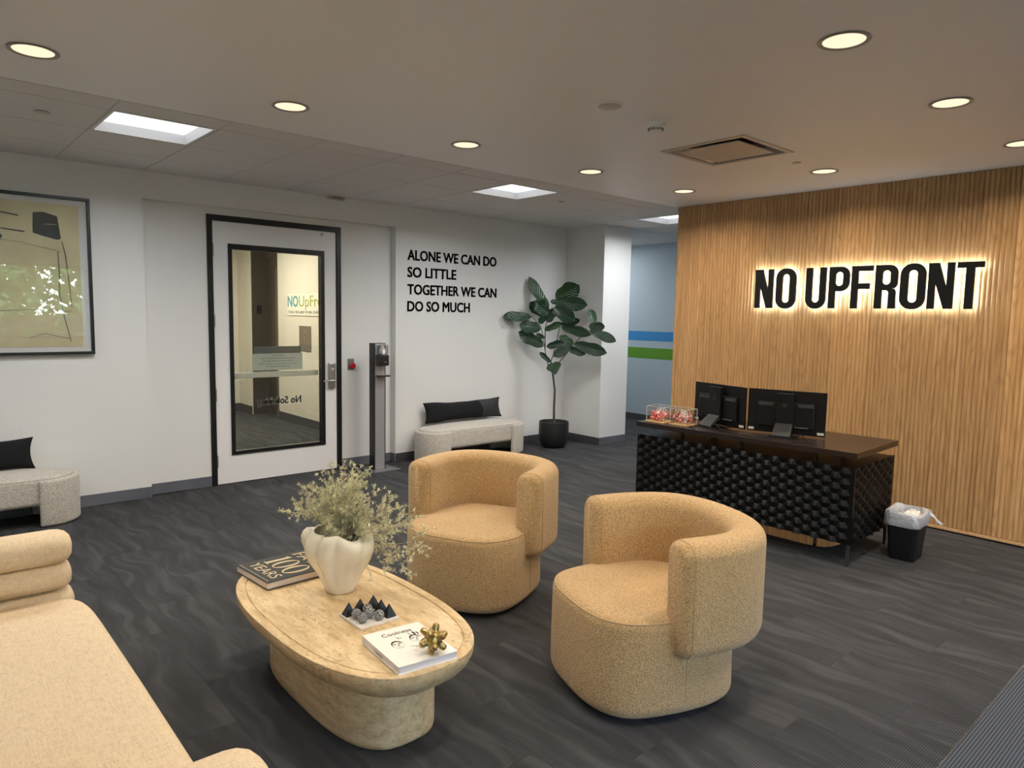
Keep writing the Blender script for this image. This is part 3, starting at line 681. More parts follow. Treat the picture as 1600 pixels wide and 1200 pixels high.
g.box(ax0 - o_, ax0 + i_, yl0 - .010, yl1 + .01, az0 - o_, az1 + o_); g.box(ax1 - i_, ax1 + o_, yl0 - .010, yl1 + .01, az0 - o_, az1 + o_); g.box(ax0 + i_, ax1 - i_, yl0 - .010, yl1 + .01, az0 - o_, az0 + i_ - .004); g.box(ax0 + i_, ax1 - i_, yl0 - .010, yl1 + .01, az1 - i_ - .012, az1 + o_)
obj('glazing_bead', g, M['black'], leaf)
obj('glass_pane', G().box(ax0 + .01, ax1 - .01, YR + .022, YR + .028, az0 + .01, az1 - .01), M['pane'], leaf)
for z in (2.13, 1.50, .83, .22):
    obj('hinge', G().box(2.160, 2.176, YR - .010, YR - .001, z - .055, z + .055, b=.002), M['steel'], D)
g = G(); g.box(2.325, 3.190, YR + .060, YR + .105, .966, 1.018, b=.004)
obj('push_bar', g, M['white'], leaf); 
g = G(); g.box(3.266, 3.341, YR - .028, YR + .002, .85, 1.085, b=.008); g.lathe([(.037, 0), (.037, .028), (.030, .034)], n=24)
# round ends of the lock plate
g2 = G().box(3.266, 3.341, YR - .028, YR + .002, .83, 1.095, b=.014)
lk = obj('lock_plate', g2, M['steel'], leaf)
g = G(); g.tube([(3.303, YR - .025, .912), (3.303, YR - .062, .912)], .013, 12); g.tube([(3.318, YR - .062, .912), (3.27, YR - .064, .913), (3.215, YR - .062, .914), (3.195, YR - .055, .914)], [.011, .010, .008, .007], 10)
obj('lever_handle', g, M['steel'], lk, 50)
g = G().lathe([(.019, 0), (.019, .006), (.008, .010)], n=20); g.xf(basis((3.306, YR - .026, 1.02), (1, 0, 0), (0, 0, 1), (0, -1, 0))); obj('thumb_turn', g, M['alu'], lk, 50)
g = G().lathe([(.014, 0), (.014, .006), (.006, .008)], n=20); g.xf(basis((3.213, YR + .002, 2.352), (1, 0, 0), (0, 0, 1), (0, -1, 0))); obj('viewer', g, M['steel'], leaf, 50)
# notices fixed to the far side of the glass (seen from behind)
o = obj('notice_board', G().box(2.537, 2.998, YR + .038, YR + .040, 1.145, 1.262), mat('notice_back', (.19, .21, .22), .5)); tag(o, 'grey notice card on the door glass, behind the pale one', 'notice')
t = thing('notice_sheet', 'pale frosted notice sheet stuck to the door glass above the push bar', 'notice', (2.768, YR + .034, 1.035))
obj('sheet', G().box(-.245, .245, -.001, .001, 0, .160), M['frost'], t)
for k, wd in enumerate((.12, .34, .30, .38, .24)):
    g = G(); x = -wd / 2
    while x < wd / 2:
        l = random.uniform(.012, .04); g.box(x, min(x + l, wd / 2), -.0016, -.001, .135 - k * .026, .144 - k * .026); x += l + .008
    o = obj('printed_line', g, mat('faint_print', (.33, .39, .39), .6), t)
tg = embolden(text_g('No Soliciting', .430, .088, .0008), .0028)
tg.xf(basis((2.988, YR + .0195, .728), (-1, 0, 0), (0, 0, 1), (0, 1, 0)))
tg.v = [(x, y, z - .0) for x, y, z in tg.v]
o = thing('window_lettering', 'grey mirrored lettering No Soliciting on the lower door glass', 'lettering', (2.988, YR + .019, .69))
for h_ in islands(tg):
    h_.v = [(x - 2.988, y - YR - .019, z - .69 - .038) for x, y, z in h_.v]; obj('letter', h_, M['decal'], o)

t = thing('emergency_button', 'red push button on a small steel wall plate beside the door', 'button', (3.520, YR, 1.068))
obj('wall_plate', G().box(-.037, .037, -.006, -.0005, -.058, .058, b=.002), M['plate'], t)
g = G().lathe([(.020, 0), (.020, .018), (.030, .020), (.031, .034), (.024, .042), (.0005, .043)], n=24, cap1=False); g.xf(basis((.006, -.006, -.014), (1, 0, 0), (0, 0, 1), (0, -1, 0))); obj('red_cap', g, M['red'], t, 40, )

# lobby seen through the door glass
LC = 'carpet'
struct('lobby_floor', G().box(.6, 4.7, YR + .16, 12.0, -.12, 0), M['carpet'])
struct('lobby_ceiling', G().box(.6, 4.9, YR + .16, 12.0, H, H + .1), M['tile'])
g = G(); g.box(4.27, 4.37, YR + .12, 10.02, 0, H); g.box(4.27, 4.9, 10.02, 10.03, 0, H); struct('lobby_wall_right', g, M['lobby'])
struct('lobby_wall_far', G().box(.6, 4.14, 11.25, 11.35, 0, H), M['lobby'])
struct('lobby_wall_return', G().box(4.135, 4.145, 10.712, 11.25, 0, H), M['lobby'])
struct('lobby_wall_left', G().box(.5, .6, YR + .12, 11.35, 0, H), M['lobby'])
struct('lobby_soffit', G().box(4.38, 4.9, 10.03, 10.7, 2.25, H), M['lobby'])
struct('lobby_baseboard_right', G().box(4.262, 4.2695, YR + .13, 10.02, 0, .12), M['base_dark']); struct('lobby_baseboard_return', G().box(4.126, 4.1345, 10.72, 11.24, 0, .12), M['base_dark']); struct('lobby_baseboard_far', G().box(.6, 4.13, 11.242, 11.2495, 0, .12), M['base_dark'])
t = thing('elevator', 'dark bronze elevator doorway in the lobby beyond the glass door', 'elevator', (4.38, 10.36, 0))
g = G(); g.box(-.235, .07, .345, .355, 0, H - .003); g.box(-.105, .0, -.335, -.325, 0, H - .003)
obj('portal', g, M['bronze'], t); obj('elevator_door', G().box(.0, .03, -.33, .02, 0, 2.25), M['bronzel'], t); obj('elevator_door', G().box(.012, .042, .022, .345, 0, 2.25), M['bronze'], t)
obj('header', G().box(-.001, .02, -.33, .345, 2.25, H - .003), M['bronze'], t)
obj('indicator', G().box(-.16, -.08, .340, .345, 1.55, 1.68), M['mong'], t)
t = thing('call_panel', 'brown elevator call panel on the lobby wall behind the notice', 'panel', (4.268, 9.15, 1.10)); obj('plate', G().box(-.006, 0, -.20, .16, -.05, .30), M['bronzel'], t)
for z in (.22, .13): 
    g = G().lathe([(.022, 0), (.022, .005)], n=16); g.xf(basis((-.006, -.02, z), (0, 1, 0), (0, 0, 1), (-1, 0, 0))); obj('call_button', g, M['steel'], t)
t = thing('lobby_sign', 'white sign with NOUpFront logo on the lobby wall behind the glass', 'sign', (4.268, 9.68, 1.54))
obj('panel', G().box(-.010, 0, -1.42, 0, 0, .30), M['signw'], t)
def sgn(s, y0, z0, wd, ht, m, b=.01):
    tg = text_g(s, wd, ht, .002, b); tg.xf(basis((-.0105, y0, z0), (0, -1, 0), (0, 0, 1), (-1, 0, 0)))
    for h_ in islands(tg): obj('letter', h_, M[m], t)
sgn('NO', -.02, .12, .34, .155, 'teal', .02); sgn('UpFront', -.385, .075, .95, .20, 'lime', -.0); sgn('TAX RELIEF FOR EVERYONE', -.03, .03, 1.30, .035, 'sgrey')
hidden_light('lobby_light', 2.9, 9.2, H - .005, 1.2, 1.2, 112, (1.0, .93, .80), 'ceiling light in the lobby beyond the door')

# ================================================================== WALL LETTERING, PICTURE
TL = thing('wall_lettering', 'four lines of black capital letters on the far wall, starting ALONE WE CAN DO', 'lettering', (4.15, YW, 1.6))
for s, z, wd in (('ALONE WE CAN DO', 2.165, 1.228), ('SO LITTLE', 1.985, .640), ('TOGETHER WE CAN', 1.803, 1.235), ('DO SO MUCH', 1.623, .840)):
    tg = text_g(s, wd, .106, .006)
    tg.xf(basis((0, -.0005, z - 1.6), (1, 0, 0), (0, 0, 1), (0, -1, 0)))
    for h_ in islands(tg):
        h2 = G()
        for dx, dz in ((-.0028, -.0028), (.0028, -.0028), (-.0028, .0028), (.0028, .0028), (0, 0)): h2.add([(x + dx, y, z + dz) for x, y, z in h_.v], h_.f)
        obj('letter', h2, M['letter'], TL)
px0, px1, pz0, pz1 = -.32, 1.206, 1.232, 2.438
P_ = thing('framed_picture', 'large black-framed gold abstract painting on the far wall above the bench', 'picture', (px0, YW, pz0))
W_, H_ = px1 - px0, pz1 - pz0; fw = .022
g = G(); g.box(0, W_, -.040, -.001, 0, fw, b=.003); g.box(0, W_, -.040, -.001, H_ - fw, H_, b=.003); g.box(0, fw, -.040, -.001, fw, H_ - fw, b=.003); g.box(W_ - fw, W_, -.040, -.001, fw, H_ - fw, b=.003)
obj('frame', g, M['black'], P_)
obj('mount', G().box(fw, W_ - fw, -.010, -.004, fw, H_ - fw), M['mount'], P_)
art = obj('artwork', G().box(.075, W_ - .075, -.013, -.010, .060, H_ - .060), M['art'], P_)
def mark(pts, m, y=-.0145):
    pts = [(x - px0, z - pz0) for x, z in pts]; n = len(pts)
    g = G(); g.rings([[(x, y + dy, z) for x, z in pts] for dy in (0, .0014)]); return obj('paint_mark', g, M[m], art)
mark([(.836, 2.300), (.90, 2.310), (.99, 2.285), (1.000, 2.20), (1.010, 2.118), (.985, 2.108), (.90, 2.128), (.83, 2.150), (.832, 2.23)], 'artink')
def line(pts, wd, m):
    L, Rr = [], []
    for i, p in enumerate(pts):
        a = pts[max(0, i - 1)]; b = pts[min(len(pts) - 1, i + 1)]; dx, dz = b[0] - a[0], b[1] - a[1]; l = math.hypot(dx, dz) or 1
        k = wd * (.6 + .6 * random.random()); L.append((p[0] - dz / l * k, p[1] + dx / l * k)); Rr.append((p[0] + dz / l * k, p[1] - dx / l * k))
    mark(L + Rr[::-1], m)
line([(.50, 2.295), (.62, 2.285), (.745, 2.268)], .006, 'artink'); line([(.50, 2.175), (.64, 2.165), (.78, 2.152)], .004, 'artink')
mark([(.55, 2.13), (.63, 2.125), (.645, 2.11), (.62, 2.07), (.55, 2.05)], 'artink')
line([(1.015, 2.10), (1.035, 1.99), (1.045, 1.86), (1.055, 1.72), (1.062, 1.60)], .004, 'artline'); line([(.985, 2.02), (.99, 1.86), (.985, 1.70), (1.01, 1.52), (1.05, 1.33)], .0035, 'artline')
line([(.55, 2.09), (.75, 2.075), (1.00, 2.02)], .002, 'artline'); line([(.55, 1.56), (.8, 1.575), (1.06, 1.565)], .002, 'artline'); line([(.78, 1.36), (.88, 1.395), (1.05, 1.35)], .003, 'artline')
line([(.50, 1.40), (.70, 1.45), (.90, 1.50)], .002, 'artpale'); line([(.80, 1.52), (.95, 1.46), (1.10, 1.38)], .002, 'artpale')
line([(-.1, 2.2), (.1, 1.9), (.15, 1.6)], .012, 'artink'); mark([(.0, 1.75), (.2, 1.78), (.25, 1.6), (.05, 1.55)], 'artink')
obj('glass_pane', G().box(fw, W_ - fw, -.030, -.027, fw, H_ - fw), M['picglass'], P_)

# ================================================================== SOFT FURNITURE
def rounded_stack(plan, z0, z1, rb, rt, crown=0.0, ns=6, cs=6):
    """plan(inset)->list of (x,y); builds rings with rounded bottom (rb) and top (rt)"""
    rings = []
    for k in range(ns + 1):
        a = PI / 2 * k / ns; rings.append([(x, y, z0 + rb * (1 - math.sin(a))) for x, y in plan(rb * (1 - math.cos(a)))][:] if False else [(x, y, z0 + rb - rb * math.cos(a)) for x, y in plan(rb - rb * math.sin(a))])
    for q in (.3, .6): rings.append([(x, y, z0 + rb + (z1 - rt - z0 - rb) * q) for x, y in plan(0)])
    for k in range(ns + 1):
        a = PI / 2 * k / ns; rings.append([(x, y, z1 - rt + rt * math.sin(a)) for x, y in plan(rt - rt * math.cos(a))])
    last = plan(rt); cx = sum(p[0] for p in last) / len(last); cy = sum(p[1] for p in last) / len(last)
    for k in range(1, cs):
        q = 1 - k / cs; rings.append([(cx + (x - cx) * q, cy + (y - cy) * q, z1 + crown * (1 - q ** 2.2)) for x, y in last])
    return rings
def plan_sell(a, b, n, k=72, cx=0, cy=0):
    return lambda d: [(p[0], p[1]) for p in sell(a - d, b - d, n, k, cx, cy)]
def plan_stadium(hl, r, k=24, cx=0, cy=0):
    def f(d):
        out = []
        for i in range(k + 1): t = -PI / 2 + PI * i / k; out.append((cx + hl - r + (r - d) * math.cos(t), cy + (r - d) * math.sin(t)))
        for i in range(k + 1): t = PI / 2 + PI * i / k; out.append((cx - hl + r + (r - d) * math.cos(t), cy + (r - d) * math.sin(t)))
        return out
    return f
def jitter(g, amp, sc):
    g.v = [tuple(Vector(v) + Vector(mnoise.noise_vector(Vector(v) * sc)) * amp) for v in g.v]; return g

# --- barrel swivel chairs
def barrel_chair(label, loc, rz, group):
    t = thing('swivel_chair', label, 'armchair', loc, rz, group)
    obj('swivel_base', G().lathe([(.24, 0), (.24, .016), (.22, .022)], n=40), M['black'], t, 40)
    pf = plan_sell(.355, .345, 3.0)
    rg = rounded_stack(pf, .018, .435, .055, .045, .022)
    g = G().rings(rg); jitter(g, .004, 5)
    seat = obj('seat', g, M['tan'], t, 50)
    # piping line round the top edge and side seam
    pts = [(x, y, .418) for x, y in pf(.0095)]; pts.append(pts[0]); gp = G().tube(pts, .0035, 6); jitter(gp, .004, 5)
    obj('piping', gp, M['tanpipe'], seat, 50)
    for yy in (-1, 1):
        i = [p for p in pf(-.001) if abs(p[0]) < .03 and p[1] * yy > 0][0]
        gp = G().tube([(i[0], i[1], z) for z in (.08, .2, .3, .4)], .0022, 5); jitter(gp, .004, 5); obj('seam', gp, M['tanpipe'], seat)
    # back shell: C-shaped band
    wO, rO, sx_, tip = .430, .425, -.084, .030; th = .155; zb, ztp = .285, .745
    path = [(tip - .0, wO - th / 2)]
    cw, crr = wO - th / 2, rO - th / 2
    path = [(tip + (sx_ - tip) * q / 4, cw) for q in range(4)]
    ph = [PI / 2 + PI * k / 36 for k in range(37)]
    for a in ph: path.append((sx_ + crr * math.copysign(abs(math.cos(a)) ** (2 / 2.3), math.cos(a)), cw * math.copysign(abs(math.sin(a)) ** (2 / 2.3), math.sin(a))))
    path += [(sx_ + (tip - sx_) * q / 4, -cw) for q in range(1, 5)]
    def section(s):     # rounded rectangle in (offset, z), s scales about its centre
        out = []; hw, hz = th / 2 * s if s < 1 else th / 2, (ztp - zb) / 2; c = (ztp + zb) / 2; r = min(.058, hw); hz2 = hz - (1 - s) * .05
        for cx_, cz_, a0 in ((hw - r, hz2 - r, 0), (-hw + r, hz2 - r, 90), (-hw + r, -hz2 + r, 180), (hw - r, -hz2 + r, 270)):
            for k in range(7):
                a = math.radians(a0 + 15 * k); out.append((cx_ + r * math.cos(a), c + cz_ + r * math.sin(a)))
        return out
    rings = []; n = len(path)
    for i, p in enumerate(path):
        a = path[max(0, i - 1)]; b = path[min(n - 1, i + 1)]; dx, dy = b[0] - a[0], b[1] - a[1]; l = math.hypot(dx, dy); nx, ny = dy / l, -dx / l
        if i == 0 or i == n - 1:
            tx, ty = (-dx / l, -dy / l) if i == 0 else (dx / l, dy / l)
            caps = []
            for q in (1.0, .85, .55, .0):
                s = math.cos(math.asin(q * .98)) if q else 1.0
                e = .045 * q
                caps.append([(p[0] + nx * o + tx * e, p[1] + ny * o + ty * e, z) for o, z in section(max(.35, 1 - .62 * (1 - s)))])
            rings += caps if i == 0 else caps[::-1]
        else: rings.append([(p[0] + nx * o, p[1] + ny * o, z) for o, z in section(1.0)])
    g = G().rings(rings); jitter(g, .005, 4)
    shell = obj('back_shell', g, M['tan'], t, 60)
    # seam that outlines the front end of each arm
    for e in (0, n - 1):
        p = path[e]; b = path[1] if e == 0 else path[n - 2]; dx, dy = p[0] - b[0], p[1] - b[1]; l = math.hypot(dx, dy); tx, ty = dx / l, dy / l; nx, ny = ty, -tx
        pts = [(p[0] + nx * o * 1.005 + tx * .010, p[1] + ny * o * 1.005 + ty * .010, z) for o, z in section(.965)]; pts.append(pts[0])
        gp = G().tube(pts, .0028, 5); jitter(gp, .005, 4); obj('piping', gp, M['tanpipe'], shell, 50)
    return t
barrel_chair('tan boucle swivel armchair at right, nearest the camera', (2.401, 1.837, 0), math.radians(160.7), 'tan swivel armchairs')
barrel_chair('tan boucle swivel armchair behind the coffee table, nearer the door', (2.457, 3.066, 0), math.radians(203.4), 'tan swivel armchairs')

# --- benches
def bench(label, cx, hl, cy):
    t = thing('upholstered_bench', label, 'bench', (cx, cy, 0), 0, 'grey benches against the far wall'); r = .205
    pf = plan_stadium(hl - .018, r - .012)
    g = G().rings(rounded_stack(pf, .155, .372, .035, .045, .030)); jitter(g, .003, 5); c = obj('cushion', g, M['grey'], t, 50)
    pts = [(x, y, .352) for x, y in pf(.006)]; pts.append(pts[0]); gp = G().tube(pts, .003, 5); jitter(gp, .003, 5); obj('piping', gp, M['greypipe'], c)
    for s in (1, -1):
        rings = []
        A = [math.radians(-103 + 206 * k / 30) for k in range(31)]
        sec = []
        z0, z1, rr_ = .004, .348, .022
        for cx_, cz_, a0 in ((1, 1, 0), (-1, 1, 90), (-1, -1, 180), (1, -1, 270)):
            for k in range(5):
                a = math.radians(a0 + 22.5 * k); sec.append((cx_ * (.026 - rr_) + rr_ * math.cos(a), (z0 + z1) / 2 + cz_ * ((z1 - z0) / 2 - rr_) + rr_ * math.sin(a)))
        rc = r - .006
        pts = []
        for a in A:
            if abs(a) > PI / 2: x = -(abs(a) - PI / 2) * rc * 1.0; y = math.copysign(rc, a)
            else: x, y = rc * math.cos(a), rc * math.sin(a)
            nx, ny = (math.cos(a), math.sin(a)) if abs(a) <= PI / 2 else (0, math.copysign(1, a))
            rings.append([(s * (hl - r + x + nx * o), y + ny * o, z) for o, z in sec])
        e0 = rings[0]; e1 = rings[-1]
        def cap(r_, dx): 
            cx_ = sum(p[0] for p in r_) / len(r_); cy_ = sum(p[1] for p in r_) / len(r_); cz_ = sum(p[2] for p in r_) / len(r_)
            return [(cx_ + (p[0] - cx_) * .6 + dx, cy_ + (p[1] - cy_) * .6, cz_ + (p[2] - cz_) * .96) for p in r_]
        rings = [cap(e0, -s * .012)] + rings + [cap(e1, -s * .012)]
        g = G().rings(rings); jitter(g, .002, 5); obj('leg_panel', g, M['grey'], t, 50)
    return t
bench('pale grey boucle bench against the far wall under the framed picture', .28, .725, 6.165)
bench('pale grey boucle bench against the far wall under the wall lettering', 4.86, .700, 6.165)
def pillow(name, label, xa, za, xb, zb_, w_, hgt, loc, tilt):
    pass
def lumbar(label, x0, x1, zb0, hgt, y, tilt, panel=None):
    L = x1 - x0; t = thing('lumbar_pillow', label, 'pillow', ((x0 + x1) / 2, y, zb0), 0, 'black lumbar pillows on the benches')
    nx_, nz_ = 28, 12
    def pt(u, v, s):
        sx_ = u * 2 - 1; sz_ = v * 2 - 1
        px = sx_ * L / 2 * (1 - .055 * (1 - sz_ * sz_)) ; pz = hgt / 2 + sz_ * hgt / 2 * (1 - .16 * (1 - abs(sx_) ** 2.2) + .10 * mnoise.noise(Vector((sx_ * 2.1, 3.1, L))))
        th = .070 * ((1 - abs(sx_) ** 3) ** .6) * ((1 - abs(sz_) ** 2.4) ** .6)
        return Vector((px, s * th, pz))
    g = G(); vs = []
    for s in (-1, 1):
        for j in range(nz_ + 1):
            for i in range(nx_ + 1): vs.append(tuple(pt(i / nx_, j / nz_, s)))
    fs = []; mi = []
    K = (nx_ + 1) * (nz_ + 1)
    for s in (0, 1):
        for j in range(nz_):
            for i in range(nx_):
                a = s * K + j * (nx_ + 1) + i; fs.append((a, a + 1, a + nx_ + 2, a + nx_ + 1))
    g.add(vs, fs)
    g.xf(Matrix.Rotation(tilt, 4, 'X'))
    me = mesh('pillow_body', g, M['pillow'], 80); bm = bmesh.new(); bm.from_mesh(me); bmesh.ops.remove_doubles(bm, verts=bm.verts, dist=.0008); bm.to_mesh(me); bm.free()
    o = obj('pillow_body', me, None, t)
    if panel:
        g = G(); vs = []; fs = []; m_ = 10
        for j in range(nz_ + 1):
            for i in range(m_ + 1):
                p = pt(panel[0] + (panel[1] - panel[0]) * i / m_ + .02 * math.sin(j * .35), .04 + .92 * j / nz_, -1); vs.append((p.x, p.y - .0015, p.z))
        for j in range(nz_):
            for i in range(m_): a = j * (m_ + 1) + i; fs.append((a, a + 1, a + m_ + 2, a + m_ + 1))
        g.add(vs, fs); g.xf(Matrix.Rotation(tilt, 4, 'X')); obj('sheen_panel', g, M['pillow2'], t, 80, label='slightly lighter satin end panel')
    pts = [pt(0, j / 12, 0) for j in range(13)]
    return t
lumbar('long black lumbar pillow leaning on the wall on the right bench', 4.30, 5.40, .400, .235, 6.27, math.radians(-12), (.70, .975))
lumbar('long black lumbar pillow on the left bench, cut off by the photo edge', -.20, .765, .385, .235, 6.27, math.radians(-12))

# --- sofa
SO = thing('sofa', 'cream linen sofa with stacked roll arms in the near left corner', 'sofa', (0, 2.33, 0))
def roll(x0, x1, yc, zc, ry, rz_, along='x'):
    rings = []; n = 28
    L = x1 - x0
    prof_ = [(0, .30), (.006, .62), (.018, .82), (.038, .95), (.065, 1.0)]
    def ring(x, k): 
        out = []
        for i in range(n):
            a = 2 * PI * i / n; c, s = math.cos(a), math.sin(a)
            out.append((x, yc + ry * k * math.copysign(abs(c) ** .8, c), zc + rz_ * k * math.copysign(abs(s) ** .86, s)))
        return out
    for d, k in prof_: rings.append(ring(x0 + d, k))
    for q in (.25, .5, .75): rings.append(ring(x0 + L * q, 1.0))
    for d, k in prof_[::-1]: rings.append(ring(x1 - d, k))
    if along == 'y': rings = [[(y, x, z) for x, y, z in r] for r in rings]
    return G().rings(rings)
for nm, yc in (('near', -.955), ('far', 1.005)):
    for k, zc in enumerate((.167, .281, .395, .509, .620)):
        yo = yc
        g = roll(-.52, (.545 if nm == 'near' else .515) - .004 * (k % 2), yo, zc, .100, .0605 if k < 4 else .064); jitter(g, .003, 5)
        obj('arm_roll', g, M['linen'], SO, 60)
pf = lambda d: [(x, y) for x, y, z in sell(.545 - d, .895 - d, 12, 96, .0, .035)]
g = G().rings(rounded_stack(pf, .12, .440, .05, .050, .010)); jitter(g, .005, 4)
obj('seat_cushion', g, M['linen'], SO, 60)
for k, zc in enumerate((.40, .52, .64, .76)):
    g = roll(-1.04, 1.1, -.53, zc, .10, .064, 'y'); obj('back_roll', g, M['linen'], SO, 60)
obj('plinth', G().box(-.50, .44, -1.02, 1.02, 0, .11), M['black'], SO)

# ================================================================== COFFEE TABLE
CTB = thing('coffee_table', 'oval travertine coffee table on a pedestal base', 'coffee table', (1.378, 2.585, 0), 0)
zt_ = .370
def tt(d, z): return sell(.347 - d, .680 - d, 2.6, 96, 0, 0, z)
pr_ = [(.17, .240), (.13, .243), (.092, .252), (.062, .266), (.036, .285), (.016, .307), (.004, .330), (.0, .352), (.0, zt_ - .0015), (.0015, zt_), (.034, zt_), (.036, zt_ - .001), (.037, zt_ - .006), (.041, zt_ - .006), (.043, zt_ - .002), (.10, zt_ - .002), (.2, zt_ - .002), (.30, zt_ - .002)]
obj('tabletop', G().rings([tt(d, z) for d, z in pr_]), M['trav'], CTB, 28)
def tb(d, z): return sell(.213 - d, .500 - d, 3.0, 72, 0, 0, z)
obj('pedestal', G().rings([tb(d, z) for d, z in ((.012, 0), (.003, .006), (0, .02), (0, .12), (.0, .246))]), M['trav'], CTB, 50)
ZT = zt_ - .0018

# vase
def vase(loc):
    t = thing('vase', 'cream glazed vase with melted lobed sides on the coffee table', 'vase', loc)
    n = 96; prof_ = [(0, .060), (.004, .066), (.03, .075), (.07, .092), (.11, .110), (.15, .128), (.19, .141), (.22, .147), (.245, .146), (.265, .137), (.278, .124)]
    def ring(z, r, inner=0.0):
        out = []
        for k in range(n):
            a = 2 * PI * k / n; q = min(1, z / .20) ** 1.3
            am = .022 * q; m_ = math.cos(8 * a + 1.2 * math.sin(a * 2) + .8 * math.sin(z * 14)); m_ = (2 * abs(math.sin(4.5 * a + .6 * math.sin(a * 2) + .5 * math.sin(z * 14))) ** .8 - 1) + .3 * m_
            am2 = .010 * q * math.sin(3 * a + z * 22 + 1)
            dent = -.013 * math.exp(-((z - .12) / .03) ** 2) * (math.cos(5 * a + 2) > .3)
            R = r + am * m_ * .5 + am2 + dent * .5 - inner
            zz = z + (.010 * math.sin(2 * a + 1.8) + .010 * math.sin(5 * a)) * max(0, (z - .15) / .12)
            out.append((R * math.cos(a), R * math.sin(a), zz))
        return out
    rings = [ring(z, r) for z, r in prof_] + [ring(.278, .124, .006), ring(.265, .137, .012), ring(.22, .145, .012), ring(.15, .122, .012)]
    obj('body', G().rings(rings), M['vase'], t, 70)
    obj('filling', G().rings([ring(.205, .128, .004), ring(.21, .126, .004)]), M['soil'], t)
    return t
VX, VY = 1.444, 2.757
vase((VX, VY, ZT))
DA = thing('dried_branches', 'bushy pale green dried branches standing in the vase', 'dried plant', (VX, VY, ZT + .212))
tw, sp_ = G(), G()
rnd = random.Random(11)
def star(p, d, s):
    for k in range(5):
        v = (d + Vector((rnd.gauss(0, .7), rnd.gauss(0, .7), rnd.gauss(0, .55)))).normalized(); e = p + v * s
        a = v.cross(Vector((.3, .2, 1))).normalized() * s * .11; b = v.cross(a).normalized() * s * .11
        sp_.add([tuple(p + a * .6), tuple(p - a * .6), tuple(p + b * .6), tuple(e + a), tuple(e - a), tuple(e + b), ], [(0, 1, 4, 3), (1, 2, 5, 4), (2, 0, 3, 5), (3, 4, 5)])
def grow(p, d, L, r, lev):
    pts = [p]; q = p.copy(); dd = d.copy(); n = 4
    for k in range(n):
        dd = (dd + Vector((rnd.gauss(0, .13), rnd.gauss(0, .13), rnd.gauss(0, .10)))).normalized(); q = q + dd * L / n; pts.append(q.copy())
        if lev < 3:
            for c in range(2 if lev < 2 else 2):
                if rnd.random() < (.62 if lev > 1 else .8) and (k > 0 or lev):
                    v = (dd + Vector((rnd.gauss(0, .55), rnd.gauss(0, .55), rnd.gauss(0, .45)))).normalized(); grow(q.copy(), v, L * rnd.uniform(.34, .52), r * .6, lev + 1)
        if lev >= 2 and rnd.random() < .6: star(q, dd, rnd.uniform(.009, .014))
    tw.tube([tuple(x) for x in pts], [r, r * .9, r * .8, r * .7, r * .5], 4)
    star(q, dd, rnd.uniform(.011, .016)); star(q - dd * .006, dd, rnd.uniform(.010, .014)) if rnd.random() < .4 else None
RT = Vector((.75, -.66, 0)); UPV = Vector((0, 0, 1)); FW = Vector((.66, .75, 0))
fan = [(-.62, .80, .25), (-.45, .95, -.2), (-.25, 1.0, .3), (-.05, 1.25, .1), (.12, 1.25, -.1), (.30, 1.2, .2), (.55, 1.10, 0), (.75, .95, .15), (.95, .75, -.1), (1.1, .45, .1), (1.25, .10, 0), (1.15, -.12, -.1),
       (.3, .7, -.5), (.7, .45, -.45), (-.1, .75, -.4), (.1, .8, .6), (-.4, .65, .5), (.6, .6, .55), (.95, .22, .35), (-.3, .8, 0), (.2, .95, .35), (.45, .9, -.25), (-.55, .6, .2), (.0, .55, -.6), (.85, .55, -.35), (-.7, .95, -.1)]
for k, (a, b, c) in enumerate(fan):
    a2 = a * (.48 if a < 0 else .70); d = (RT * a2 + UPV * (b * 1.12) + FW * c * .8).normalized(); ln = .205 * min(1.25, .80 * math.hypot(a, b) + .1) * rnd.uniform(.9, 1.1)
    p = Vector((0, 0, .0)) + RT * a * .05 + FW * c * .04
    grow(p, d, ln, .0022, 1)
o = obj('twigs', tw, M['twig'], DA); o['kind'] = 'stuff'
o = obj('sprigs', sp_, M['sprig'], DA); o['kind'] = 'stuff'

# books
def book(name, label, o, ex, ey, wd, dp, th, cov, pag, over=.003, ct=.003, flip=False):
    """o = corner of the cover; ex,ey unit vectors; spine along ex=0 side"""
    ex = Vector((*ex, 0)).normalized(); ey = Vector((*ey, 0)).normalized()
    t = thing(name, label, 'book', (o[0], o[1], zt_ + .0003)); mt = basis((0, 0, 0), ex, ey, (0, 0, 1))
    g = G().box(0, wd, 0, dp, 0, ct); g.box(0, wd, 0, dp, th - ct, th); g.box(*((wd - ct, wd) if flip else (0, ct)), 0, dp, ct, th - ct); g.xf(mt); c = obj('cover', g, M[cov], t)
    g = G().box(*((over, wd - ct) if flip else (ct, wd - over)), over, dp - over, ct, th - ct); g.xf(mt); obj('pages', g, M[pag], t)
    return t, mt, c
# black book: text reads along -Y with +X as up
t, mt, c = book('coffee_table_book', 'black coffee-table book with gold lettering 100 YEARS, behind the vase', (1.162, 3.247), (.9995, .03), (.079, -.997), .35, .305, .034, 'bookb', 'pages', flip=True)
ux = Vector((.079, -.997, 0)).normalized(); uy = Vector((.9995, .03, 0)).normalized()
def btext(s, along, up, wd, ht, m, tt_, par, bold=0.0):
    tg = text_g(s, wd, ht, .0006, bold); tg.xf(basis(Vector((0, 0, .0341)) + ux * along + uy * up, ux, uy, (0, 0, 1)))
    for h_ in islands(tg): obj('letter', h_, M[m], par)
btext('YEARS', .035, .038, .235, .055, 'gold', t, c); btext('FATH', .030, .262, .245, .062, 'gold', t, c)
def bshape(sp):
    g = curve_mesh(sp, .0003); g.xf(basis(Vector((0, 0, .0344)) + ux * .030 + uy * .112, ux, uy, (0, 0, 1))); obj('letter', g, M['gold'], c)
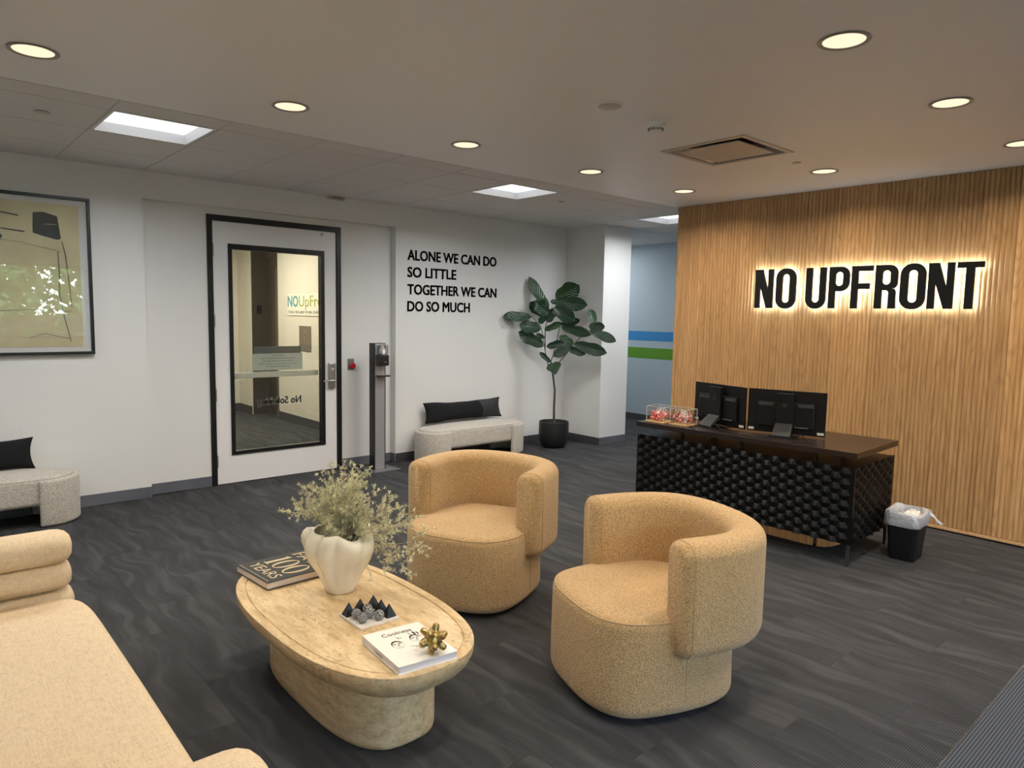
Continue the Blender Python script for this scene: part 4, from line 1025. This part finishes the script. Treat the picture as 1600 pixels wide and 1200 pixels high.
bshape([[(.012, 0), (.052, 0), (.052, .004), (.042, .008), (.042, .128), (.034, .128), (.012, .116), (.012, .112), (.022, .114), (.022, .008), (.012, .004)]])
def ell(cx, cy, a, b, n=36, k=1): return [(cx + a * math.cos(k * 2 * PI * i / n), cy + b * math.sin(k * 2 * PI * i / n)) for i in range(n)]
bshape([ell(.105, .064, .042, .066), ell(.105, .064, .024, .061, k=-1)]); bshape([ell(.198, .064, .042, .066), ell(.198, .064, .024, .061, k=-1)])
g = G().box(.012, .014, .012, .29, 0, .0006); g.xf(basis((0, 0, .0341), uy, ux, (0, 0, 1))); g2 = g; obj('foil_line', g2, M['gold'], c)
# white book
t, mt, c = book('coffee_table_book', 'white book titled Coolness under the brass ornament', (1.259, 2.237), (-.024, -.289), (.228, -.030), .290, .230, .030, 'bookw', 'pagew')
ex = Vector((.228, -.030, 0)).normalized(); eu = Vector((.024, .289, 0)).normalized()
def wpt(a, b): return Vector((0, 0, .0302)) + ex * a - eu * b      # a across from the spine side, b down from the top edge
tg = text_g('Coolness', .118, .026, .0005); tg.xf(basis(wpt(.055, .060), ex, eu, (0, 0, 1)))
for h_ in islands(tg): obj('letter', h_, M['ink'], c)
def blob(a, b, ra, rb, m, ang=0, z=.0302, arc_=None):
    g = G(); n = 20; vs = []
    if arc_:
        out_, in_ = [], []
        for k in range(n + 1):
            q = math.radians(arc_[0] + (arc_[1] - arc_[0]) * k / n); w0 = arc_[2] * math.sin(PI * k / n)
            for lst, kk in ((out_, 1), (in_, 1 - w0)):
                x, y = ra * kk * math.cos(q), rb * kk * math.sin(q); x, y = x * math.cos(ang) - y * math.sin(ang), x * math.sin(ang) + y * math.cos(ang)
                p = wpt(a + x, b + y); lst.append((p.x, p.y, z))
        pts = out_ + in_[::-1]
    else:
        pts = []
        for k in range(n):
            q = 2 * PI * k / n; x, y = ra * math.cos(q), rb * math.sin(q); x, y = x * math.cos(ang) - y * math.sin(ang), x * math.sin(ang) + y * math.cos(ang); p = wpt(a + x, b + y); pts.append((p.x, p.y, z))
    g.rings([pts, [(x, y, zz + .0004) for x, y, zz in pts]]); obj('ink_mark', g, M[m], c)
for (a, b) in ((.075, .135), (.155, .120)):     # two line-drawn faces
    blob(a, b, .022, .030, 'ink', 0, arc_=(150, 370, .30)); blob(a, b, .022, .030, 'inkg', 0, arc_=(10, 150, .05))
    for s_ in (-1, 1): blob(a + s_ * .009, b - .002, .005, .0016, 'ink'); blob(a + s_ * .009, b - .008, .006, .0012, 'ink')
    blob(a, b + .014, .006, .0016, 'ink'); blob(a + .001, b + .005, .002, .004, 'inkg')
for k, (a, b, l, wd, ang) in enumerate(((.098, .088, .012, .0014, 1.4), (.108, .09, .009, .001, 1.5), (.150, .078, .014, .0016, 1.5), (.168, .080, .014, .0045, 1.5), (.180, .085, .013, .0028, 1.5), (.118, .175, .012, .0010, .5), (.135, .185, .014, .0018, .2), (.15, .195, .016, .0016, -.2), (.132, .200, .010, .001, .9))):
    blob(a, b, l, wd, 'ink', ang)
tg = text_g('Coolness', .062, .009, .0005); tg.xf(basis(Vector((-.0005, 0, .010)) - eu * .105, -eu, (0, 0, 1), -ex)); obj('spine_title', tg, M['inkg'], c)

# brass ornament
def jack(loc):
    bm = bmesh.new(); bmesh.ops.create_icosphere(bm, subdivisions=5, radius=1)
    dirs = []
    ph_ = (1 + 5 ** .5) / 2
    for a in (-1, 1):
        for b in (-1, 1): dirs += [Vector((0, a, b * ph_)), Vector((a, b * ph_, 0)), Vector((b * ph_, 0, a))]
    rot = Matrix.Rotation(.5, 3, 'X') @ Matrix.Rotation(.35, 3, 'Y')
    dirs = [(rot @ d).normalized() for d in dirs]
    for v in bm.verts:
        n = v.co.normalized(); best = max(n.dot(d) for d in dirs); a = math.acos(min(1, best)); v.co = n * (.032 + .024 * math.exp(-(a / .32) ** 4))
    g = G().bm(bm); o = obj('brass_ornament', g, M['brass'], None, 80, loc=loc); return tag(o, 'knobbly brass burr ornament lying on the white book', 'ornament')
jack((1.388, 1.963, zt_ + .0303 + .0500))

# game tray
tx, ty = 1.395, 2.423
gx_ = Vector((.173, -.002, 0)).normalized(); gy_ = Vector((-.004, .176, 0)).normalized()
o = thing('game_tray', 'square white stone game tray on the coffee table', 'tray', (tx, ty, ZT))
g = G().box(-.087, .087, -.088, .088, 0, .010, b=.0015); tr = obj('slab', g, M['stone'], o)
pyr = mesh('pyramid', G().add([(-.022, -.022, 0), (.022, -.022, 0), (.022, .022, 0), (-.022, .022, 0), (0, 0, .052)], [(0, 3, 2, 1), (0, 1, 4), (1, 2, 4), (2, 3, 4), (3, 0, 4)]), M['obs'])
PY = [(-.061, .055, 'leftmost black pyramid game piece on the white tray'), (-.006, .061, 'second black pyramid game piece from the left at the back of the tray'), (.055, .060, 'tallest-looking black pyramid game piece at the back corner of the tray'), (.057, .002, 'second black pyramid game piece from the right on the tray'), (.060, -.055, 'rightmost black pyramid game piece at the tray edge')]
for x, y, lb in PY: tag(obj('pyramid_piece', pyr, None, None, None, (tx + x, ty + y, ZT + .0101)), lb, 'game piece', 'black pyramid game pieces')
bl = mesh('ball', G().sphere((0, 0, 0), .0205, 24, 16), M['marble'], 80)
BL = [(-.057, .0, 'grey marble ball at the left of the game tray'), (.002, .016, 'grey marble ball at the back of the cluster on the game tray'), (-.013, -.024, 'grey marble ball in the middle of the cluster on the game tray'), (-.056, -.046, 'banded grey marble ball at the front of the game tray'), (.009, -.064, 'paler grey marble ball at the right of the game tray')]
for k, (x, y, lb) in enumerate(BL):
    o = tag(obj('marble_ball', bl, None, None, None, (tx + x, ty + y, ZT + .0101 + .0205)), lb, 'game piece', 'grey marble balls'); o.rotation_euler = (k * 1.1, k * .7, k)

# ================================================================== RECEPTION DESK
DT = math.radians(2.36)
DK = thing('reception_desk', 'black reception desk with faceted front and floating top', 'desk', (4.600, 1.850, 0), DT)
def dw(x, y, z=0): c, s = math.cos(DT), math.sin(DT); return (4.600 + x * c - y * s, 1.850 + x * s + y * c, z)
DL_, DD = 1.705, .735
zb0, zb1 = .150, .655
obj('desktop', G().box(-.015, .755, -.012, 1.712, .722, .760, b=.0015), M['desktop'], DK)
obj('carcass', G().box(.012, DD - .012, .012, DL_ - .012, zb0, zb1 - .002), M['desk'], DK)
def facet(L, z0, z1, s=.04, rowh=.036, hgt=.017):
    g = G(); nr = int(round((z1 - z0) / rowh)); rh = (z1 - z0) / nr; nc = int(round(L / s)); ss = L / nc; idx = {}
    for j in range(nr + 1):
        off = .5 if j % 2 else 0
        xs_ = [0.0] + [(i + off) * ss for i in range(0 if off else 1, nc)] + [L]
        for i, x in enumerate(xs_):
            if x in (0.0, L): up_ = 0
            else:
                q = round(x / ss - off) ; a = q - (j // 2 if True else 0)
                # triangular lattice 3-colouring
                col = (q - (-(j // 2)) * 1 + (j % 2) * 2 + (j // 2) * 0) % 3 if False else (2 * q + j) % 6 if not off else (2 * q + 1 + j) % 6
                up_ = 0
                X = 2 * q + (1 if off else 0)      # position in half steps
                # apexes every 6 half-steps, shifted by 3 on odd rows
                up_ = 1 if (X - (3 if j % 2 else 0)) % 6 == 0 else 0
            idx[(j, i)] = len(g.v); g.v.append((-hgt * up_, x, z0 + rh * j))
        idx[('n', j)] = len(xs_)
    for j in range(nr):
        n0, n1 = idx[('n', j)], idx[('n', j + 1)]; a = b = 0
        while a < n0 - 1 or b < n1 - 1:
            xa = g.v[idx[(j, a + 1)]][1] if a < n0 - 1 else 1e9; xb = g.v[idx[(j + 1, b + 1)]][1] if b < n1 - 1 else 1e9
            if xa <= xb: g.f.append((idx[(j, a)], idx[(j, a + 1)], idx[(j + 1, b)])); a += 1
            else: g.f.append((idx[(j, a)], idx[(j + 1, b + 1)], idx[(j + 1, b)])); b += 1
            g.mi.append(0)
    return g
g = facet(DL_, zb0, zb1); obj('faceted_front', g, M['desk'], DK)
g = facet(DD, zb0, zb1); g.v = [(y, x, z) for x, y, z in g.v]; obj('faceted_side', g, M['desk'], DK)
g = facet(DD, zb0, zb1); g.v = [(y, DL_ - x, z) for x, y, z in g.v]; obj('faceted_side', g, M['desk'], DK)
g = G().box(0, DD, 0, .012, zb1 - .002, zb1 + .001); g.box(0, DD, DL_ - .012, DL_, zb1 - .002, zb1 + .001); g.box(0, .012, 0, DL_, zb1 - .002, zb1 + .001); obj('top_rim', g, M['desk'], DK)
for x, y in ((.10, .30), (.10, 1.35), (.60, .30), (.60, 1.35), (.10, .85)): obj('riser_post', G().box(x - .012, x + .012, y - .012, y + .012, zb1 - .002, .7225), M['black'], DK)
for x, y in ((.012, .012), (.012, DL_ - .03), (DD - .03, .012), (DD - .03, DL_ - .03), (.34, .36), (.34, DL_ - .36)):
    obj('leg', G().box(x, x + .018, y, y + .018, 0, zb0 + .01), mat('leg_bronze', (.06, .055, .05), .35, metal=.5) if not bpy.data.materials.get('leg_bronze') else bpy.data.materials['leg_bronze'], DK)
# chair mat
o = obj('chair_mat', G().rings([[(x, y, z) for x, y, zz in sell(.52, .62, 8, 60, 5.36, 2.72)] for z in (.0005, .0025)]), M['chairmat']); tag(o, 'clear glossy chair mat on the carpet behind the desk', 'mat')

# monitors
def monitor(label, xl, yl, xr, yr, z0=.772, H__=.318, foot=(0, 0)):
    cx, cy = (xl + xr) / 2, (yl + yr) / 2; ang = math.atan2(yl - yr, xl - xr) - PI / 2    # local +y from right edge to left edge, back faces -x
    W2 = math.hypot(xl - xr, yl - yr) / 2
    t = thing('monitor', label, 'monitor', (cx, cy, .7605), ang, 'computer monitors on the reception desk')
    b0 = z0 - .7605
    g = G().box(0, .016, -W2, W2, b0, b0 + H__, b=.004); obj('screen_housing', g, M['mon'], t)
    obj('screen', G().box(.016, .0165, -W2 + .008, W2 - .008, b0 + .014, b0 + H__ - .008), M['mong'], t)
    g = G().box(-.022, .002, -.20, .20, b0 + .045, b0 + .235, b=.010); bk = obj('rear_bulge', g, M['mon'], t)
    g = G()
    for (y0_, y1_) in ((.085, .19), (-.19, -.085)):
        for k in range(2): g.box(-.0235, -.021, y0_, y1_, b0 + .205 + k * .012, b0 + .210 + k * .012)
    q_ = obj('vent_slots', g, mat('vent_grey', (.10, .10, .11), .3) if not bpy.data.materials.get('vent_grey') else bpy.data.materials['vent_grey'], bk); q_['kind'] = 'stuff'
    g = G().box(-.050, -.022, -.060, .060, b0 + .050, b0 + .300, b=.005); nk = obj('stand_neck', g, M['mon'], t)
    g = G().lathe([(.017, 0), (.017, .0012)], n=24); g.xf(basis((-.050, 0, b0 + .215), (0, 1, 0), (0, 0, 1), (-1, 0, 0))); obj('badge', g, M['mong'], nk)
    g = G(); w1, w2 = .058, .062
    g.add([(-.045, -w1, b0 + .085), (-.045, w1, b0 + .085), (-.150, w2, .016), (-.150, -w2, .016), (-.035, -w1, b0 + .060), (-.035, w1, b0 + .060), (-.145, w2, .0), (-.145, -w2, .0)], [(0, 1, 2, 3), (4, 7, 6, 5), (0, 4, 5, 1), (2, 6, 7, 3), (1, 5, 6, 2), (0, 3, 7, 4)])
    obj('stand_foot', g, mat('stand_grey', (.035, .035, .037), .3) if not bpy.data.materials.get('stand_grey') else bpy.data.materials['stand_grey'], t)
    g = G().box(-.16, .10, -.09, .09, 0, .006, b=.002); obj('stand_base', g, M['mon'], t)
    for y_, w_ in ((-W2 + .03, .045), (W2 - .03, .040)): obj('sticker', G().box(-.0012, -.0002, y_ - w_ / 2, y_ + w_ / 2, b0 + .012, b0 + .030), M['sticker'], t)
    g = G(); 
    for k in range(6): g.box(-.024, -.022, -.16 + k * .016, -.150 + k * .016, b0 + .052, b0 + .060)
    obj('port_row', g, M['steel'], bk)['kind'] = 'stuff'
monitor('black monitor seen from behind, right of the pair on the desk', 4.80, 2.738, 4.95, 2.215)
monitor('black monitor seen from behind, left of the pair on the desk', 4.905, 3.275, 4.785, 2.752)
def cable(pts, label, r=.0035):
    c = []; P = [Vector(p) for p in pts]
    for i in range(len(P) - 1):
        p0, p1, p2, p3 = P[max(0, i - 1)], P[i], P[i + 1], P[min(len(P) - 1, i + 2)]
        for q in range(8):
            s = q / 8; c.append(.5 * ((2 * p1) + (p2 - p0) * s + (2 * p0 - 5 * p1 + 4 * p2 - p3) * s * s + (3 * p1 - p0 - 3 * p2 + p3) * s ** 3))
    c.append(P[-1]); tag(obj('cable', G().tube([tuple(x) for x in c], r, 6), M['cable'], None, 60), label, 'cable')
zc_ = .7645
cable([(4.90, 3.02, .80), (4.75, 3.08, zc_), (4.62, 3.12, zc_), (4.575, 3.05, zc_), (4.555, 2.95, .735), (4.56, 2.93, .68)], 'black cable dropping over the desk front beside the candy boxes')
cable([(4.72, 2.95, .79), (4.65, 2.86, zc_ + .004), (4.61, 2.75, zc_), (4.63, 2.6, zc_), (4.74, 2.50, zc_)], 'black cable looping on the desktop between the monitor stands')
cable([(4.93, 2.42, .80), (4.80, 2.28, zc_), (4.70, 2.24, zc_), (4.66, 2.30, zc_), (4.74, 2.20, zc_)], 'pale reflecting cable curled beside the right monitor foot')

# candy boxes
def candy_box(label, cx, cy, s, seed):
    t = thing('candy_box', label, 'candy box', (cx, cy, .7605), DT, 'clear candy boxes on the desk')
    obj('wooden_base', G().box(-s / 2 - .008, s / 2 + .008, -s / 2 - .008, s / 2 + .008, 0, .009, b=.003), M['lwood'], t)
    g = G(); a = s / 2; h_ = .128; w_ = .003
    for q in ((-a, a, -a, -a + w_), (-a, a, a - w_, a), (-a, -a + w_, -a + w_, a - w_), (a - w_, a, -a + w_, a - w_)): g.box(q[0], q[1], q[2], q[3], .009, h_)
    obj('acrylic_walls', g, M['acryl'], t)
    g = G(); r_ = .0012
    for q in ((-a, -a), (a, -a), (a, a), (-a, a)): g.box(q[0] - r_, q[0] + r_, q[1] - r_, q[1] + r_, .009, h_)
    for y_ in (-a, a): g.box(-a, a, y_ - r_, y_ + r_, h_ - .002, h_)
    for x_ in (-a, a): g.box(x_ - r_, x_ + r_, -a, a, h_ - .002, h_)
    obj('polished_edge', g, mat('acrylic_edge', (.75, .80, .80), .15) if not bpy.data.materials.get('acrylic_edge') else bpy.data.materials['acrylic_edge'], t)
candy_box('clear candy box full of lollipops at the left end of the desk', 4.665, 3.430, .165, 1)
candy_box('clear candy box with upright lollipop sticks, beside the left monitor', 4.680, 3.222, .150, 2)
lps = []
for mm in ('candyp', 'candyr', 'candyw'):
    g = G().tube([(0, 0, 0), (0, 0, .062)], .0016, 5, 0); g.sphere((0, 0, 0), .0135, 8, 6, 1); g.lathe([(.0035, .010), (.008, .022)], n=7, mi=1, cap0=False, cap1=False)
    lps.append(mesh('lollipop', g, [M['stick'], M[mm]], 60))
rl = random.Random(5)
for bi, (cx, cy, s, n, lb, grp) in enumerate(((4.665, 3.430, .165, 34, 'pink wrapped lollipop heaped in the left candy box', 'lollipops in the left candy box'), (4.680, 3.222, .150, 30, 'pink wrapped lollipop in the candy box beside the monitor', 'lollipops in the right candy box'))):
    for k in range(n):
        lvl = k / n; z = .7605 + .024 + .050 * lvl; a = s / 2 - .020
        x, y = rl.uniform(-a, a), rl.uniform(-a, a)
        tilt = rl.uniform(.2, 1.5) if bi == 0 else rl.uniform(.05, .9)
        az = math.atan2(-y, -x) + rl.uniform(-.9, .9)
        c, s_ = math.cos(DT), math.sin(DT)
        o = tag(obj('lollipop', lps[rl.choice((0, 0, 1, 1, 2) if bi == 0 else (0, 2, 2, 1))], None, None, None, (cx + x * c - y * s_, cy + x * s_ + y * c, z)), lb, 'candy', grp)
        o.rotation_euler = (0, tilt, az)

# ================================================================== WASTE BIN
t = thing('waste_bin', 'small black waste bin with a white plastic liner at the desk corner', 'waste bin', (5.135, 1.700, 0), math.radians(3))
def rrp(a, b, r, z, n=8):
    out = []
    for cx_, cy_, a0 in ((a - r, b - r, 0), (-a + r, b - r, 90), (-a + r, -b + r, 180), (a - r, -b + r, 270)):
        for k in range(n + 1): q = math.radians(a0 + 90 * k / n); out.append((cx_ + r * math.cos(q), cy_ + r * math.sin(q), z))
    return out
g = G().rings([rrp(.100, .078, .03, 0), rrp(.104, .082, .032, .006), rrp(.128, .103, .042, .305), rrp(.132, .107, .044, .312), rrp(.132, .107, .044, .322), rrp(.124, .099, .04, .322), rrp(.100, .078, .03, .012)], cap1=True)
obj('bin_body', g, M['binb'], t, 50)
rb_ = random.Random(3)
def cr_ring(a, b, r, z, am, ph_):
    out = []
    for k, p in enumerate(rrp(a, b, r, z, 14)):
        q = math.atan2(p[1], p[0]); f_ = 1 + 1.7 * am * (math.sin(q * 9 + ph_) * .5 + math.sin(q * 17 + ph_ * 2) * .3 + math.sin(q * 4 + ph_) * .4); out.append((p[0] * f_, p[1] * f_, p[2] + am * .22 * math.sin(q * 7 + ph_)))
    return out
rs = [cr_ring(.132, .107, .044, .235, .02, 0), cr_ring(.140, .114, .05, .250, .03, .4), cr_ring(.142, .117, .05, .285, .035, 1.2), cr_ring(.145, .120, .05, .315, .03, 2.0), cr_ring(.138, .113, .05, .335, .03, 2.6), cr_ring(.122, .098, .045, .333, .04, 3.2), cr_ring(.112, .09, .04, .29, .05, 3.9), cr_ring(.10, .08, .04, .20, .06, 4.4)]
obj('liner', G().rings(rs, False, False), M['liner'], t, 80)
g = G(); 
pts = [(.06, -.118, .318), (.085, -.135, .300), (.105, -.150, .270), (.135, -.165, .245), (.160, -.175, .236)]
rings = [[(x + dx, y, z + dz) for dx, dz in ((0, w_), (w_ * .5, 0), (0, -w_), (-w_ * .5, 0))] for (x, y, z), w_ in zip(pts, (.012, .010, .008, .013, .004))]
g.rings(rings); obj('liner_tail', g, M['white'], t, 60)
g = G(); bm = bmesh.new(); bmesh.ops.create_icosphere(bm, subdivisions=3, radius=.055)
for v in bm.verts: v.co = v.co * (1 + .35 * mnoise.noise(v.co * 38)) + Vector((.03, -.02, .275))
g.bm(bm); obj('crumpled_paper', g, M['stone'], t, 20)

# ================================================================== SANITIZER STAND
t = thing('sanitizer_stand', 'floor-standing hand sanitizer dispenser beside the door', 'sanitizer stand', (3.672, 6.215, 0))
obj('base_plate', G().box(-.115, .185, -.155, .155, 0, .006, b=.002), M['gplate'], t)
obj('column', G().box(-.060, .070, -.052, .050, .006, 1.295, b=.003), M['black'], t)
obj('front_panel', G().box(-.053, .056, -.058, -.052, .008, 1.290), M['alu'], t)
g = G().box(-.052, .066, -.130, -.0585, 1.070, 1.182, b=.014); dsp = obj('dispenser', g, M['dispb'], t)
obj('sensor_badge', G().box(.012, .028, -.132, -.130, 1.105, 1.113), M['alu'], dsp)
g = G().box(-.048, .062, -.122, -.0585, 1.183, 1.286, b=.018); obj('clear_cover', g, M['gel'], t)
g = G().lathe([(.030, 1.184), (.034, 1.20), (.033, 1.225), (.026, 1.245), (.012, 1.262), (.012, 1.275)], .006, -.092, 20); obj('gel_bottle', g, M['refl'], t, 40)
obj('drip_tray', G().box(-.050, .075, -.140, -.0585, .960, .976, b=.006), M['dispb'], t)

# ================================================================== FIDDLE-LEAF FIG
PX, PY_ = 6.03, 6.02
FG = thing('potted_fig', 'fiddle-leaf fig tree in a round black pot in the corner', 'potted plant', (PX, PY_, 0))
obj('pot', G().lathe([(.100, 0), (.125, .008), (.160, .045), (.178, .10), (.184, .18), (.183, .295), (.180, .318), (.168, .318), (.165, .28), (.160, .27)], n=48), M['pot'], FG, 40)
obj('soil', G().lathe([(.166, .268), (.162, .282), (.0005, .286)], n=32), M['soil'], FG)
AX = F_.dot(Vector((PX, PY_, .9)) - CAM)
def P3(cx, cy, off=0.0):
    """crop coords of the fig study -> world offsets relative to the pot (fixed real positions in the crown)"""
    x = 770 + cx * .15; y = 420 + cy * .15
    d = R_ * ((x - 800) / F_PX) - U_ * ((y - 600) / F_PX) + F_
    p = CAM + d * (AX + off); return p - Vector((PX, PY_, 0))
def clampw(p):
    p = p.copy()
    if PY_ + p.y > 6.36: p.y = 6.36 - PY_
    if PX + p.x > 6.525 and PY_ + p.y > 5.72: p.x = 6.525 - PX
    return p
trunk_top = P3(625, 1095)
g = G().tube([(0, 0, .27), (-.004, 0, .5), (.004, .002, .7), tuple(trunk_top)], [.016, .014, .013, .011], 10); obj('trunk', g, M['bark'], FG, 60)
BR = [[(625, 1095, 0), (575, 1000, .0), (545, 850, .0), (525, 720, -.02), (500, 600, -.03), (460, 560, -.04)], [(625, 1095, 0), (605, 960, .03), (630, 900, .04), (665, 760, .05), (690, 640, .06), (712, 560, .07)],
      [(625, 1090, 0), (690, 975, -.05), (770, 880, -.09), (850, 780, -.14), (930, 700, -.2), (1010, 645, -.26)], [(545, 850, 0), (545, 700, .03), (550, 600, .04), (580, 500, .06), (620, 400, .08)], [(460, 560, -.04), (430, 520, -.05), (395, 495, -.06)]]
for b in BR:
    pts = [clampw(P3(*q)) for q in b]; pts[0] = pts[0]; obj('branch', G().tube([tuple(p) for p in pts], [.0075, .0065, .006, .005, .0045, .004][:len(pts)] if len(pts) > 4 else [.005, .0045, .004], 6), M['stem'], FG, 60)
def leaf(b, tp, wd, off0, off1, cup=.15, roll_=0.0, fold=.18, shape=0):
    p0, p1 = clampw(P3(*b, off0)), clampw(P3(*tp, off1)); ax = p1 - p0; L = ax.length; ax.normalize()
    view = -F_; side = ax.cross(view).normalized(); nrm = side.cross(ax).normalized()
    rot = Matrix.Rotation(roll_, 3, ax); side = rot @ side; nrm = rot @ nrm
    W = wd * 1.12 * .15 / F_PX * AX * .5 / max(.35, math.cos(roll_)); nu, nv = 14, 8; vs, fs = [], []; ph_ = random.uniform(0, 6)
    for i in range(nu + 1):
        u = i / nu
        wprof = (math.sin(PI * min(1, u * 1.02) ** .85) ** .55) * (.72 + .34 * u - .16 * math.exp(-((u - .42) / .16) ** 2)) * (1 if u < .93 else .8)
        if u >= 1: wprof = .0
        if u == 0: wprof = .06
        for j in range(nv + 1):
            v = j / nv * 2 - 1
            q = p0 + ax * (L * (u + .012 * math.sin(v * 5 + ph_))) + side * (W * wprof * v) + nrm * (fold * W * abs(v) * wprof - cup * L * math.sin(PI * u) * .8 + .05 * W * math.sin(u * 15 + ph_ + v * 2) * abs(v) + .02 * W * math.sin(u * 34) * (1 - abs(v)))
            vs.append(tuple(clampw(q)))
    for i in range(nu):
        for j in range(nv): a = i * (nv + 1) + j; fs.append((a, a + 1, a + nv + 2, a + nv + 1))
    me = bpy.data.meshes.new('leaf'); me.from_pydata(vs, [], fs); me.materials.append(M['leaf'])
    uv = me.uv_layers.new(name='UV')
    for l in me.loops: i, j = divmod(l.vertex_index, nv + 1); uv.data[l.index].uv = (j / nv, i / nu)
    for p in me.polygons: p.use_smooth = True
    o = bpy.data.objects.new('leaf', me); COL.objects.link(o); o.parent = FG
LV = [((578, 405), (362, 82), 128, .02, .06, .10, .5, .15), ((660, 320), (900, 170), 210, .05, -.02, .12, .2, .2), ((640, 345), (985, 380), 165, .0, -.10, .10, .1, .15), ((640, 400), (850, 545), 170, -.02, -.14, .12, .0, .2),
      ((545, 480), (325, 350), 150, .10, .16, .08, .2, .15), ((575, 480), (440, 330), 165, .02, -.04, .12, .2, .2), ((400, 500), (42, 492), 122, -.05, -.10, .05, .25, .22), ((505, 620), (275, 590), 150, -.04, -.10, .08, .2, .2),
      ((530, 800), (265, 660), 150, -.02, -.10, .08, .1, .2), ((715, 600), (1025, 690), 120, .02, -.18, .05, .1, .2), ((715, 585), (910, 530), 90, .05, .02, .05, .2, .2), ((1060, 570), (1012, 420), 110, -.24, -.22, .08, .3, .1),
      ((1000, 600), (1168, 605), 105, -.24, -.28, .08, .1, .1), ((1010, 640), (1285, 755), 112, -.26, -.32, .06, .1, .15), ((850, 785), (1188, 878), 140, -.14, -.30, .06, .1, .2), ((790, 835), (968, 885), 95, -.09, -.16, .05, .1, .2),
      ((842, 785), (690, 700), 95, -.10, .0, .05, .1, .2), ((820, 785), (635, 918), 115, -.12, -.10, .06, .1, .25), ((560, 815), (745, 765), 90, .0, -.05, .05, .2, .2), ((602, 975), (488, 868), 62, .0, -.05, .05, .2, .2),
      ((710, 985), (560, 1050), 100, -.03, -.08, .06, .1, .1), ((690, 1000), (620, 1100), 70, -.03, -.10, .08, .0, .1), ((540, 640), (720, 560), 80, .03, .0, .05, .2, .2), ((700, 350), (600, 340), 60, .05, .05, .05, .1, .2),
      ((540, 720), (450, 680), 55, .0, -.04, .05, .1, .2), ((570, 560), (640, 410), 110, .05, .03, .08, .3, .2), ((620, 420), (700, 480), 90, .04, .0, .06, .1, .2), ((480, 570), (560, 470), 90, .0, .02, .06, .2, .2)]
for l in LV: leaf(*l)

# ================================================================== OUTSIDE (seen only as a reflection in the picture glass)
struct('ground_outside', G().box(-30, 30, -40, Y0 - .3, -.6, -.5), M['grass'])
for k, (x, y, hh, r) in enumerate(((-4, -10, 4.6, 2.1), (.8, -9.5, 4.4, 2.2), (5.6, -10, 4.8, 2.2), (10.4, -10, 4.6, 2.2), (3.2, -16, 6.8, 2.6), (9.2, -16, 6.8, 2.7))):
    t = thing('garden_tree', 'leafy green tree outside the windows, number %s along the row' % ('one', 'two', 'three', 'four', 'five', 'six')[k], 'tree', (x, y, -.5), 0, 'trees outside the windows')
    obj('trunk', G().tube([(0, 0, 0), (0, 0, hh * .6)], [.16, .09], 8), M['trunk'], t)
    g = G(); rr2 = random.Random(k)
    for q in range(2200):
        d = Vector((rr2.gauss(0, 1), rr2.gauss(0, 1), rr2.gauss(0, .8))).normalized() * r * (.35 + .65 * rr2.random() ** .4); c = d + Vector((0, 0, hh * .62)); s_ = rr2.uniform(.10, .22)
        a = Vector((rr2.gauss(0, 1), rr2.gauss(0, 1), rr2.gauss(0, 1))).normalized() * s_; b = a.cross(Vector((rr2.gauss(0, 1), rr2.gauss(0, 1), 1))).normalized() * s_ * .6
        g.add([tuple(c + a), tuple(c + b), tuple(c - a), tuple(c - b)], [(0, 1, 2, 3)])
    o = obj('crown', g, M['foliage'], t); o['kind'] = 'stuff'

t = thing('sky_screen_hedge', 'added green hedge outside, screening the bright sky below the tree crowns', 'hedge', (3, -6.4, -.5))  # added to block the bright sky between ground and tree crowns
g = G(); rr2 = random.Random(44)
for q in range(5200):
    c = Vector((rr2.uniform(-9, 9), rr2.uniform(-.35, .35), rr2.uniform(0, 2.1 + .25 * math.sin(q * .37)))); s_ = rr2.uniform(.07, .15)
    a = Vector((rr2.gauss(0, 1), rr2.gauss(0, 1), rr2.gauss(0, 1))).normalized() * s_; b = a.cross(Vector((rr2.gauss(0, 1), rr2.gauss(0, 1), 1))).normalized() * s_ * .6
    g.add([tuple(c + a), tuple(c + b), tuple(c - a), tuple(c - b)], [(0, 1, 2, 3)])
o = obj('hedge_leaves', g, M['foliage'], t); o['kind'] = 'stuff'
obj('hedge_core', G().box(-9, 9, -.22, .22, 0, 1.9), M['trunk'], t)
